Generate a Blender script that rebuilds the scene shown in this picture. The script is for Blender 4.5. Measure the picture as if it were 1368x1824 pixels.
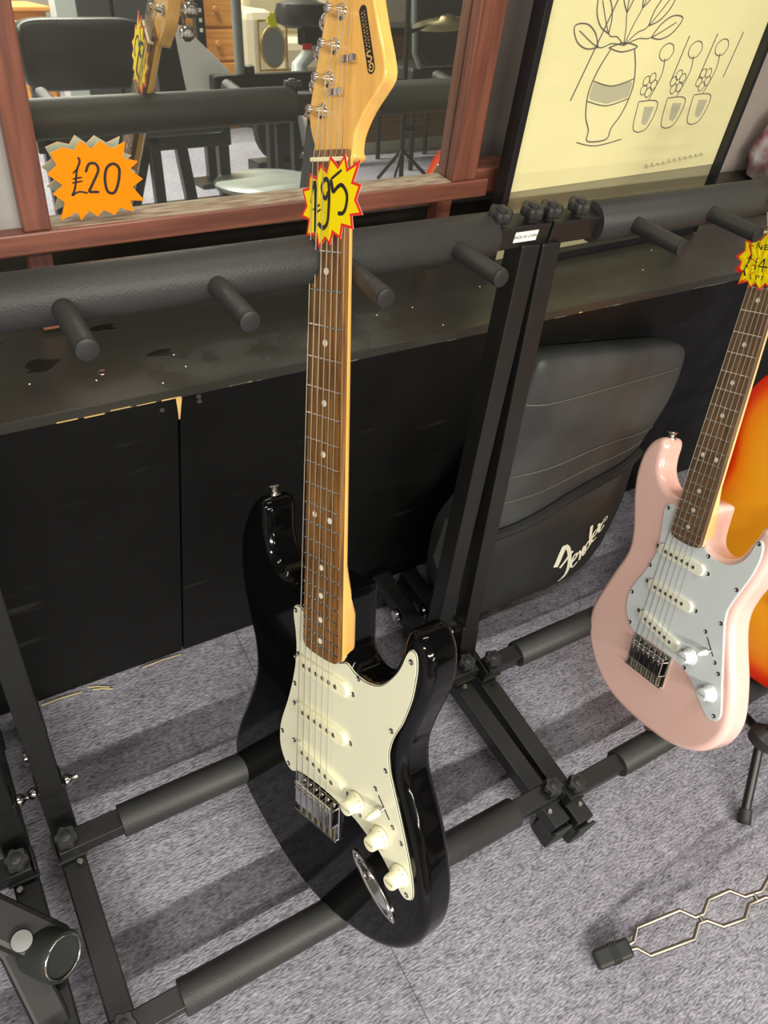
import bpy, math, random
from mathutils import Vector, Matrix
random.seed(7)
for o in list(bpy.data.objects): bpy.data.objects.remove(o, do_unlink=True)
sc = bpy.context.scene
COL = sc.collection

# ------------------------------------------------------------------ camera
cd = bpy.data.cameras.new('camera'); cam = bpy.data.objects.new('camera', cd); COL.objects.link(cam)
cd.sensor_fit = 'VERTICAL'; cd.sensor_height = 36.0; cd.lens = 1400.0/1824.0*36.0
cd.clip_start = 0.02
CR = ((0.8548, -0.4861, 0.1815), (-0.2689, -0.7141, -0.6463), (0.4438, 0.5037, -0.7412))   # right, down, forward
m = Matrix.Identity(4)
for i in range(3):
    m[i][0] = CR[0][i]; m[i][1] = -CR[1][i]; m[i][2] = -CR[2][i]
m[0][3], m[1][3], m[2][3] = 0.0, 0.0, 1.09
cam.matrix_world = m
sc.camera = cam

# ------------------------------------------------------------------ world, lights, exposure
wd = bpy.data.worlds.new('world'); sc.world = wd; wd.use_nodes = True
wd.node_tree.nodes['Background'].inputs[0].default_value = (0.9, 0.95, 1.0, 1)
wd.node_tree.nodes['Background'].inputs[1].default_value = 0.25
sc.view_settings.view_transform = 'Standard'; sc.view_settings.look = 'None'
sc.view_settings.exposure = -0.1; sc.view_settings.gamma = 1.0; sc.view_settings.use_curve_mapping = False
CEIL = 2.62
TUBES = [  # x, y, length, power : fluorescent battens on the ceiling, running along the rack
    (-0.20, -2.65, 3.4, 330.0),
    (0.70, 0.20, 2.0, 20.0),
    (1.80, -4.3, 2.4, 120.0),
    (-2.30, -1.20, 1.6, 95.0),  # batten added on the left to brighten the wall gap and guitar faces
]
for (x, y, L, p) in TUBES:
    ld = bpy.data.lights.new('tube_light', 'AREA'); ld.shape = 'RECTANGLE'; ld.size = L; ld.size_y = 0.09
    ld.energy = p; ld.color = (1.0, 0.965, 0.86)
    lo = bpy.data.objects.new('tube_light', ld); COL.objects.link(lo); lo.location = (x, y, CEIL-0.09)

# ------------------------------------------------------------------ materials
def lin(c):
    c /= 255.0
    return c/12.92 if c <= 0.04045 else ((c+0.055)/1.055)**2.4
def rgb(r, g, b): return (lin(r), lin(g), lin(b), 1.0)
MATS = {}
def mat(name, col, rough=0.5, metal=0.0, spec=0.5, coat=0.0, var=0.0, vscale=20.0, bump=0.0, bscale=200.0, stretch=None,
        col2=None, detail=4.0, trans=0.0, emit=None, coat_rough=0.03, ramp=(0.35, 0.65)):
    if name in MATS: return MATS[name]
    M = bpy.data.materials.new(name); M.use_nodes = True; nt = M.node_tree; N = nt.nodes; Lk = nt.links
    b = N['Principled BSDF']
    b.inputs['Base Color'].default_value = col; b.inputs['Roughness'].default_value = rough
    b.inputs['Metallic'].default_value = metal; b.inputs['Specular IOR Level'].default_value = spec
    b.inputs['Coat Weight'].default_value = coat; b.inputs['Coat Roughness'].default_value = coat_rough
    b.inputs['Transmission Weight'].default_value = trans
    if emit:
        b.inputs['Emission Color'].default_value = emit[0]; b.inputs['Emission Strength'].default_value = emit[1]
    if var or bump or col2:
        tc = N.new('ShaderNodeTexCoord'); mp = N.new('ShaderNodeMapping'); Lk.new(tc.outputs['Object'], mp.inputs['Vector'])
        if stretch: mp.inputs['Scale'].default_value = stretch
        if var or col2:
            n = N.new('ShaderNodeTexNoise'); n.inputs['Scale'].default_value = vscale; n.inputs['Detail'].default_value = detail
            Lk.new(mp.outputs[0], n.inputs['Vector'])
            r = N.new('ShaderNodeValToRGB'); Lk.new(n.outputs[0], r.inputs[0])
            r.color_ramp.elements[0].position = ramp[0]; r.color_ramp.elements[1].position = ramp[1]
            c2 = col2 if col2 else tuple(min(1, c*(1+var)) for c in col[:3])+(1,)
            c1 = col if col2 else tuple(c*(1-var) for c in col[:3])+(1,)
            r.color_ramp.elements[0].color = c1; r.color_ramp.elements[1].color = c2
            Lk.new(r.outputs[0], b.inputs['Base Color'])
        if bump:
            n2 = N.new('ShaderNodeTexNoise'); n2.inputs['Scale'].default_value = bscale; n2.inputs['Detail'].default_value = 3
            Lk.new(mp.outputs[0], n2.inputs['Vector'])
            bp = N.new('ShaderNodeBump'); bp.inputs['Strength'].default_value = bump; bp.inputs['Distance'].default_value = 0.002
            Lk.new(n2.outputs[0], bp.inputs['Height']); Lk.new(bp.outputs[0], b.inputs['Normal'])
    MATS[name] = M
    return M

def carpet_mat():
    M = bpy.data.materials.new('carpet'); M.use_nodes = True; nt = M.node_tree; N = nt.nodes; Lk = nt.links
    b = N['Principled BSDF']; b.inputs['Roughness'].default_value = 0.95; b.inputs['Specular IOR Level'].default_value = 0.1
    tc = N.new('ShaderNodeTexCoord')
    def noise(s, d, sx=(1, 1, 1)):
        mp = N.new('ShaderNodeMapping'); mp.inputs['Scale'].default_value = sx; Lk.new(tc.outputs['Object'], mp.inputs[0])
        n = N.new('ShaderNodeTexNoise'); n.inputs['Scale'].default_value = s; n.inputs['Detail'].default_value = d; Lk.new(mp.outputs[0], n.inputs[0]); return n.outputs[0]
    def mth(op, a, bb):
        q = N.new('ShaderNodeMath'); q.operation = op
        for i, v in enumerate((a, bb)):
            if isinstance(v, (int, float)): q.inputs[i].default_value = v
            else: Lk.new(v, q.inputs[i])
        return q.outputs[0]
    fine = noise(260, 3, (0.55, 1.6, 1)); mid = noise(70, 4, (0.6, 1.5, 1)); big = noise(4, 3)
    h = mth('ADD', mth('MULTIPLY', fine, 0.65), mth('MULTIPLY', mid, 0.35))
    r = N.new('ShaderNodeValToRGB'); Lk.new(h, r.inputs[0])
    r.color_ramp.elements[0].position = 0.33; r.color_ramp.elements[0].color = rgb(85, 84, 91)
    r.color_ramp.elements[1].position = 0.66; r.color_ramp.elements[1].color = rgb(172, 170, 180)
    mx = N.new('ShaderNodeMixRGB'); mx.blend_type = 'MULTIPLY'; mx.inputs[0].default_value = 0.6
    r2 = N.new('ShaderNodeValToRGB'); Lk.new(big, r2.inputs[0])
    r2.color_ramp.elements[0].position = 0.35; r2.color_ramp.elements[0].color = (0.72, 0.70, 0.76, 1)
    r2.color_ramp.elements[1].position = 0.7; r2.color_ramp.elements[1].color = (1, 1, 1, 1)
    Lk.new(r.outputs[0], mx.inputs[1]); Lk.new(r2.outputs[0], mx.inputs[2])
    Lk.new(mx.outputs[0], b.inputs['Base Color'])
    bp = N.new('ShaderNodeBump'); bp.inputs['Strength'].default_value = 0.9; bp.inputs['Distance'].default_value = 0.004
    Lk.new(h, bp.inputs['Height']); Lk.new(bp.outputs[0], b.inputs['Normal'])
    return M

def scuffed_black(name, base, rough, scuff=0.5, rr=0.12, spec=0.5):
    M = bpy.data.materials.new(name); M.use_nodes = True; nt = M.node_tree; N = nt.nodes; Lk = nt.links
    b = N['Principled BSDF']; b.inputs['Specular IOR Level'].default_value = spec
    tc = N.new('ShaderNodeTexCoord'); mp = N.new('ShaderNodeMapping'); Lk.new(tc.outputs['Object'], mp.inputs[0])
    mp.inputs['Scale'].default_value = (1, 6, 6); mp.inputs['Rotation'].default_value = (0, 0.25, 0)
    n = N.new('ShaderNodeTexNoise'); n.inputs['Scale'].default_value = 9; n.inputs['Detail'].default_value = 8; Lk.new(mp.outputs[0], n.inputs[0])
    r = N.new('ShaderNodeValToRGB'); Lk.new(n.outputs[0], r.inputs[0])
    r.color_ramp.elements[0].position = 0.62; r.color_ramp.elements[0].color = base
    r.color_ramp.elements[1].position = 0.85; r.color_ramp.elements[1].color = tuple(min(1, c+0.03*scuff) for c in base[:3])+(1,)
    Lk.new(r.outputs[0], b.inputs['Base Color'])
    n2 = N.new('ShaderNodeTexNoise'); n2.inputs['Scale'].default_value = 14; n2.inputs['Detail'].default_value = 6; Lk.new(tc.outputs['Object'], n2.inputs[0])
    mr = N.new('ShaderNodeMapRange'); mr.inputs[1].default_value = 0.3; mr.inputs[2].default_value = 0.7
    mr.inputs[3].default_value = rough-rr; mr.inputs[4].default_value = rough+rr; Lk.new(n2.outputs[0], mr.inputs[0]); Lk.new(mr.outputs[0], b.inputs['Roughness'])
    bp = N.new('ShaderNodeBump'); bp.inputs['Strength'].default_value = 0.12; bp.inputs['Distance'].default_value = 0.001
    Lk.new(n2.outputs[0], bp.inputs['Height']); Lk.new(bp.outputs[0], b.inputs['Normal'])
    return M

def wood_mat(name, c1, c2, axis, scale=1.0, rough=0.4, coat=0.0, bump=0.1):
    st = [14*scale, 14*scale, 14*scale]; st[axis] = 0.9*scale
    return mat(name, c1, rough, col2=c2, vscale=6, stretch=tuple(st), bump=bump, bscale=14, coat=coat, detail=6)

FOAM = mat('black foam', rgb(47, 47, 46), 0.5, bump=0.25, bscale=500, var=0.10, vscale=12, spec=0.4)
STEEL_BLACK = mat('black powder coat', rgb(21, 21, 20), 0.4, bump=0.12, bscale=900, var=0.12, vscale=30)
KNOBP = mat('black plastic', rgb(37, 37, 36), 0.4)
RUBBER = mat('black rubber', rgb(33, 35, 34), 0.6)
CHROME = mat('chrome', (0.78, 0.77, 0.74, 1), 0.12, metal=1.0)
NICKEL = mat('aged nickel', (0.52, 0.50, 0.46, 1), 0.25, metal=1.0, var=0.15, vscale=150)
INK = mat('black ink', rgb(26, 22, 16), 0.6)
MAPLE = wood_mat('maple', rgb(228, 172, 86), rgb(240, 190, 105), 0, 1.2, 0.25, 0.6, 0.02)
PALE_MAPLE = wood_mat('pale maple', rgb(238, 205, 140), rgb(246, 216, 152), 0, 1.2, 0.3, 0.4, 0.02)
ROSE = wood_mat('rosewood', rgb(88, 58, 28), rgb(138, 96, 48), 0, 3.0, 0.38, 0.0, 0.1)
DARKROSE = wood_mat('dark rosewood', rgb(84, 63, 44), rgb(118, 92, 68), 0, 3.0, 0.45, 0.0, 0.1)
CREAM = mat('cream plastic', rgb(228, 226, 200), 0.3, coat=0.3)
KNOBCREAM = mat('aged white plastic', rgb(238, 234, 200), 0.3, coat=0.2)
WHITEP = mat('white plastic', rgb(218, 225, 227), 0.3, coat=0.3)
WHITE = mat('white paper', rgb(235, 235, 228), 0.6)
BLACKPLY = mat('black ply', rgb(16, 16, 16), 0.4)
BLACKGLOSS = mat('gloss black lacquer', (0.0022, 0.0022, 0.0025, 1), 0.07, spec=0.32)
PINK = mat('shell pink lacquer', rgb(240, 197, 187), 0.22, coat=0.8, coat_rough=0.05)
STRING = mat('steel string', (0.72, 0.70, 0.62, 1), 0.28, metal=1.0)
PEARL = mat('pearl dot', rgb(226, 222, 208), 0.3)
YELLOW = mat('yellow card', rgb(240, 216, 0), 0.6, spec=0.2)
RED = mat('red border', rgb(222, 38, 30), 0.5)
ORANGE = mat('orange card', rgb(246, 128, 0), 0.7, spec=0.15)
CARD = mat('card back', rgb(214, 214, 196), 0.7)
BAGFAB = mat('black nylon', rgb(55, 56, 56), 0.48, bump=1.0, bscale=11, var=0.3, vscale=7, spec=0.35)
BAGDARK = mat('black nylon pocket', rgb(40, 41, 40), 0.5, bump=0.5, bscale=24, var=0.2, vscale=7, spec=0.35)
SLOT_SHADE = mat('slot shade black', rgb(10, 10, 10), 0.8)  # near-black that paints the shade inside the bag's pocket slot
LOGOW = mat('white print', rgb(236, 236, 214), 0.6)
MAHOG = wood_mat('mahogany', rgb(96, 56, 44), rgb(124, 74, 57), 0, 1.6, 0.42, 0.1, 0.06)
MAHOGV = wood_mat('mahogany upright', rgb(96, 55, 43), rgb(124, 74, 57), 2, 1.6, 0.42, 0.1, 0.06)
DUST = mat('dusty mahogany', rgb(120, 92, 74), 0.8, col2=rgb(164, 150, 128), vscale=30, stretch=(1, 6, 6))
BOXB = scuffed_black('black painted board', (0.0058, 0.0058, 0.0055, 1), 0.42, 0.8, spec=0.18)
TOPB_LIT = scuffed_black('black paint lit top', (0.030, 0.0285, 0.023, 1), 0.30, 0.8)  # ledge's black paint made lighter to stand for light on its top
RAWWOOD = mat('chipped raw wood', rgb(206, 170, 106), 0.7, var=0.15, vscale=60)

# ------------------------------------------------------------------ mesh helpers
class MB:
    def __init__(s): s.v = []; s.f = []
    def add(s, vs, fs):
        k = len(s.v); s.v += [tuple(p) for p in vs]; s.f += [tuple(i+k for i in f) for f in fs]; return s
    def box(s, c, d, R=None):
        vs = []
        for z in (-1, 1):
            for y in (-1, 1):
                for x in (-1, 1):
                    p = Vector((x*d[0]/2, y*d[1]/2, z*d[2]/2))
                    if R is not None: p = R @ p
                    vs.append(p+Vector(c))
        return s.add(vs, [(0, 2, 3, 1), (4, 5, 7, 6), (0, 1, 5, 4), (2, 6, 7, 3), (0, 4, 6, 2), (1, 3, 7, 5)])
    def tube(s, pts, r, seg=12, caps=True, up=None, square=None):
        pts = [Vector(p) for p in pts]; n = len(pts)
        rs = r if isinstance(r, (list, tuple)) else [r]*n
        T = []
        for i in range(n):
            a = pts[max(i-1, 0)]; b = pts[min(i+1, n-1)]; t = (b-a); T.append(t.normalized() if t.length > 1e-12 else Vector((0, 0, 1)))
        u = Vector(up) if up else (Vector((0, 0, 1)) if abs(T[0].z) < 0.9 else Vector((1, 0, 0)))
        vs = []; fs = []
        for i in range(n):
            u = (u-T[i]*u.dot(T[i])); u = u.normalized() if u.length > 1e-6 else T[i].orthogonal().normalized()
            w = T[i].cross(u)
            if square:
                ring = [(-square[0]/2, -square[1]/2), (square[0]/2, -square[1]/2), (square[0]/2, square[1]/2), (-square[0]/2, square[1]/2)]
                for (a, b) in ring: vs.append(pts[i]+w*a+u*b)
            else:
                for k in range(seg):
                    an = 2*math.pi*k/seg; vs.append(pts[i]+(u*math.cos(an)+w*math.sin(an))*rs[i])
        S = 4 if square else seg
        for i in range(n-1):
            for k in range(S):
                a = i*S+k; b = i*S+(k+1) % S; fs.append((a, b, b+S, a+S))
        if caps:
            fs.append(tuple(range(S-1, -1, -1))); fs.append(tuple((n-1)*S+k for k in range(S)))
        return s.add(vs, fs)
    def lathe(s, prof, c=(0, 0, 0), ax=(0, 0, 1), seg=20, lobes=0, amp=0.0):
        ax = Vector(ax).normalized(); u = ax.orthogonal().normalized(); w = ax.cross(u); c = Vector(c); vs = []; fs = []
        for (r, h) in prof:
            for k in range(seg):
                an = 2*math.pi*k/seg; rr = r*(1+amp*math.cos(lobes*an)) if lobes else r
                vs.append(c+ax*h+(u*math.cos(an)+w*math.sin(an))*rr)
        n = len(prof)
        for i in range(n-1):
            for k in range(seg):
                a = i*seg+k; b = i*seg+(k+1) % seg; fs.append((a, b, b+seg, a+seg))
        fs.append(tuple(range(seg-1, -1, -1))); fs.append(tuple((n-1)*seg+k for k in range(seg)))
        return s.add(vs, fs)
    def rings(s, rings, cap0=True, cap1=True):
        S = len(rings[0]); vs = [p for r in rings for p in r]; fs = []
        for i in range(len(rings)-1):
            for k in range(S):
                a = i*S+k; b = i*S+(k+1) % S; fs.append((a, b, b+S, a+S))
        if cap0: fs.append(tuple(range(S-1, -1, -1)))
        if cap1: fs.append(tuple((len(rings)-1)*S+k for k in range(S)))
        return s.add(vs, fs)
    def prism(s, poly, w0, w1, fn=None):
        fn = fn or (lambda a, b, c: (a, b, c))
        return s.rings([[fn(a, b, w0) for (a, b) in poly], [fn(a, b, w1) for (a, b) in poly]])
    def ribbon(s, line, wd, fn, w=0.0, taper=True):
        pts = [Vector((a, b)) for (a, b) in line]; n = len(pts); L = []; R = []
        for i in range(n):
            t = pts[min(i+1, n-1)]-pts[max(i-1, 0)]; t = t.normalized() if t.length else Vector((1, 0)); q = Vector((-t.y, t.x))
            hw = wd/2*((0.75 if i in (0, n-1) else 1.0) if taper else 1.0); L.append(pts[i]+q*hw); R.append(pts[i]-q*hw)
        vs = [fn(p.x, p.y, w) for p in L]+[fn(p.x, p.y, w) for p in R]
        return s.add(vs, [(i, i+1, n+i+1, n+i) for i in range(n-1)])

def setp(o, label=None, cat=None, group=None, kind=None):
    if label: o['label'] = label
    if cat: o['category'] = cat
    if group: o['group'] = group
    if kind: o['kind'] = kind
    return o
def link(o, parent=None):
    COL.objects.link(o)
    if parent is not None: o.parent = parent
    return o
def obj(name, mb, material, parent=None, smooth=40, bevel=0.0, wn=False, flip=False):
    me = bpy.data.meshes.new(name); me.from_pydata([tuple(v) for v in mb.v], [], mb.f)
    import bmesh
    bm = bmesh.new(); bm.from_mesh(me); bmesh.ops.recalc_face_normals(bm, faces=bm.faces); bm.to_mesh(me); bm.free()
    me.update(); me.materials.append(material)
    if smooth:
        me.shade_smooth(); me.set_sharp_from_angle(angle=math.radians(smooth))
    o = bpy.data.objects.new(name, me); link(o, parent)
    if bevel:
        b = o.modifiers.new('bevel', 'BEVEL'); b.width = bevel; b.segments = 2; b.limit_method = 'ANGLE'; b.angle_limit = math.radians(50)
    if wn:
        q = o.modifiers.new('weighted', 'WEIGHTED_NORMAL'); q.keep_sharp = True; q.weight = 80
    return o
def empty(name, loc=(0, 0, 0), M=None):
    e = bpy.data.objects.new(name, None); e.empty_display_size = 0.05; COL.objects.link(e)
    if M is not None: e.matrix_world = M
    else: e.location = loc
    return e
def frame(cols, t):
    M = Matrix.Identity(4)
    for i in range(3):
        for j in range(3): M[i][j] = cols[j][i]
        M[i][3] = t[i]
    return M
def share(name, me, parent, loc=(0, 0, 0), rot=None):
    o = bpy.data.objects.new(name, me); link(o, parent); o.location = loc
    if rot: o.rotation_euler = rot
    return o
def spline(pts, n, closed=True):
    P = [Vector(p) for p in pts]; N = len(P); out = []
    segs = N if closed else N-1
    for i in range(segs):
        p0 = P[(i-1) % N] if closed else P[max(i-1, 0)]; p1 = P[i]; p2 = P[(i+1) % N]; p3 = P[(i+2) % N] if closed else P[min(i+2, N-1)]
        for k in range(n):
            t = k/n
            out.append(0.5*((2*p1)+(p2-p0)*t+(2*p0-5*p1+4*p2-p3)*t*t+(3*p1-p0-3*p2+p3)*t**3))
    if not closed: out.append(P[-1])
    return [tuple(q) for q in out]
def resample(pts, n):
    P = [Vector(p) for p in pts]; P.append(P[0]); d = [0]
    for i in range(len(P)-1): d.append(d[-1]+(P[i+1]-P[i]).length)
    out = []; j = 0
    for k in range(n):
        t = d[-1]*k/n
        while d[j+1] < t: j += 1
        q = (t-d[j])/max(d[j+1]-d[j], 1e-9); out.append(tuple(P[j].lerp(P[j+1], q)))
    return out
def area2(p): return sum(p[i][0]*p[(i+1) % len(p)][1]-p[(i+1) % len(p)][0]*p[i][1] for i in range(len(p)))
def offset(poly, d, lim=None):
    n = len(poly); sg = 1 if area2(poly) > 0 else -1; out = []
    for i in range(n):
        a = Vector(poly[i-1]); b = Vector(poly[i]); c = Vector(poly[(i+1) % n])
        t = (c-a).normalized(); nr = Vector((-t.y, t.x))*sg
        out.append(tuple(b+nr*(d*(lim[i] if lim else 1))))
    return out
def mm(l): return [(a/1000.0, b/1000.0) for (a, b) in l]
def text_mesh(body, size):
    cu = bpy.data.curves.new('lettering', 'FONT'); cu.body = body; cu.size = size; cu.align_x = 'CENTER'; cu.align_y = 'CENTER'
    t = bpy.data.objects.new('lettering', cu); COL.objects.link(t)
    bpy.context.view_layer.update()
    me = bpy.data.meshes.new_from_object(t.evaluated_get(bpy.context.evaluated_depsgraph_get()))
    bpy.data.objects.remove(t); return me

# ================================================================== THE SETTING
o = obj('floor', MB().box((0.8, -2.2, -0.01), (9, 6.6, 0.02)), carpet_mat(), smooth=0); setp(o, kind='structure')
o = obj('carpet_seam', MB().tube([(0.30, 0.615, 0.0005), (0.298, 0.45, 0.0005), (0.30, 0.1, 0.0005), (0.31, -0.5, 0.0005)], 0.0004, 5), mat('seam', rgb(70, 68, 70), 0.9), o)
WALLM = mat('grey wall paint', rgb(150, 139, 132), 0.75, var=0.06, vscale=3, bump=0.1, bscale=60)
YW = 0.872
o = obj('wall_back', MB().box((0.8, YW+0.05, 1.31), (9, 0.1, 2.62)), WALLM, smooth=0); setp(o, kind='structure')
o = obj('wall_front', MB().box((0.8, -5.45, 1.31), (9, 0.1, 2.62)), mat('far wall paint', rgb(135, 128, 116), 0.8), smooth=0); setp(o, kind='structure')
o = obj('wall_left', MB().box((-3.65, -2.2, 1.31), (0.1, 6.6, 2.62)), MATS['far wall paint'], smooth=0); setp(o, kind='structure')
o = obj('wall_right', MB().box((5.25, -2.2, 1.31), (0.1, 6.6, 2.62)), MATS['far wall paint'], smooth=0); setp(o, kind='structure')
o = obj('ceiling', MB().box((0.8, -2.2, CEIL+0.03), (9, 6.6, 0.06)), mat('ceiling white', rgb(140, 140, 135), 0.9), smooth=0); setp(o, kind='structure')
FIXW = mat('white enamel', rgb(235, 235, 230), 0.4)
for i, (x, y, L, p) in enumerate(TUBES):
    e = empty('ceiling_light', (x, y, CEIL))
    setp(e, ['white fluorescent batten on the ceiling behind the camera', 'white fluorescent batten on the ceiling above the guitar rack', 'white fluorescent batten on the far end of the ceiling', 'added short white fluorescent batten on the ceiling at far left'][i], 'light')
    obj('housing', MB().box((0, 0, -0.035), (L+0.06, 0.12, 0.07)), FIXW, e, 0, bevel=0.005)
    for s in (-1, 1): obj('end_cap', MB().box((s*(L/2+0.045), 0, -0.045), (0.03, 0.13, 0.09)), FIXW, e, 0, bevel=0.004)

# black painted ledge (boxed-in plinth) along the wall
ZT = 0.536; YB = 0.606
e = empty('display_ledge', (0.2, YB, 0)); setp(e, 'long black painted plywood ledge boxed in below the mirror', 'ledge')
def L_(x, y, z): return (x-0.2, y-YB, z)
seams = [-1.05, 0.2145, 1.48]
xs = [-3.0, -1.05, 0.2145, 1.48, 3.2]
for i in range(4):
    a, b = xs[i]+0.0012, xs[i+1]-0.0012
    obj('front_panel', MB().box(L_((a+b)/2, YB+0.007, (ZT-0.014)/2+0.002), (b-a, 0.014, ZT-0.018)), BOXB, e, 0, bevel=0.0008)
obj('top_board', MB().box(L_(0.1, (YB-0.006+YW)/2, ZT-0.007), (6.2, YW-YB+0.006, 0.014)), TOPB_LIT, e, 0, bevel=0.001)
obj('backing_frame', MB().box(L_(0.1, YB+0.035, ZT/2-0.01), (6.2, 0.03, ZT-0.04)), BOXB, e, 0)
# worn front edge of the top board: bare wood chips
random.seed(3)
for i in range(26):
    x = random.uniform(-0.1, 1.2); ln = random.uniform(0.004, 0.03)
    if i < 5: x = 0.10+i*0.026; ln = 0.02
    obj('chip', MB().box(L_(x, YB-0.0062, ZT-0.0135+random.uniform(0, 0.002)), (ln, 0.0006, random.uniform(0.0006, 0.0016))), RAWWOOD if i < 7 else mat('grey chip', rgb(96, 92, 84), 0.7), e, 0)
obj('chip', MB().prism(mm([(-4, 0), (3, 0), (1.5, -20), (0.5, -33), (-0.8, -33), (-2, -18)]), 0, 0.0008, lambda a, b, c: L_(0.2145+a, YB-c-0.0004, ZT-0.016+b)), RAWWOOD, e, 0)
SCREW = mat('painted screw', rgb(60, 58, 54), 0.4)
for (x, z) in ((0.196, 0.505), (0.236, 0.513), (0.237, 0.506)):
    obj('screw', MB().lathe([(0.003, 0), (0.0026, 0.0008), (0.0014, 0.0005)], L_(x, YB-0.0003, z), (0, -1, 0), 10), SCREW, e)
obj('screw', MB().lathe([(0.0042, 0), (0.0038, 0.0007), (0.001, 0.0004)], L_(0.148, 0.645, ZT), (0, 0, 1), 10), NICKEL, e)
STAIN = mat('dark stain', (0.008, 0.008, 0.007, 1), 0.3)
for (x, y, r, q) in ((0.095, 0.672, 0.016, 2.2), (0.215, 0.658, 0.012, 1.0), (0.172, 0.715, 0.012, 0.5), (0.06, 0.715, 0.007, 1.0)):
    pl = [(x+r*(1.0+0.35*math.sin(3*t+r*900)+0.2*math.sin(5*t))*math.cos(t), y+r*0.55*(1+0.3*math.cos(2*t+q))*math.sin(t)+0.3*r*math.cos(t)*q*0.3) for t in [k*math.pi/10 for k in range(20)]]
    obj('stain', MB().prism(pl, ZT+0.0001, ZT+0.0004, lambda a, b, c: L_(a, b, c)), STAIN, e, 0)
CRUMB = mat('white crumb', rgb(220, 215, 200), 0.7)
random.seed(11)
for i in range(14):
    x = random.uniform(0.05, 1.0); y = random.uniform(0.61, 0.69)
    obj('crumb', MB().lathe([(0.0007, 0), (0.0011, 0.0005), (0.0005, 0.001)], L_(x, y, ZT), (0, 0, 1), 6), CRUMB, e)
# pale frayed carpet edge / straw along the base of the box
STRAW = mat('straw', rgb(196, 178, 130), 0.7)
for i, (a, b) in enumerate((((0.005, 0.600), (0.06, 0.598)), ((0.07, 0.602), (0.098, 0.590)), ((0.075, 0.596), (0.102, 0.585)), ((0.15, 0.602), (0.21, 0.601)))):
    o = obj('straw_strand', MB().tube([(a[0], a[1], 0.002), ((a[0]+b[0])/2, (a[1]+b[1])/2, 0.004), (b[0], b[1], 0.002)], 0.001, 6), STRAW)
    setp(o, ['long straw strand lying along the base of the black ledge by the left rack upright', 'bent straw strand sticking out from the ledge base, longer of the crossing pair', 'bent straw strand lying forward of the crossing pair on carpet', 'straw strand tucked along the ledge base beneath the panel seam'][i], 'straw', 'straw strands by the ledge')

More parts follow.
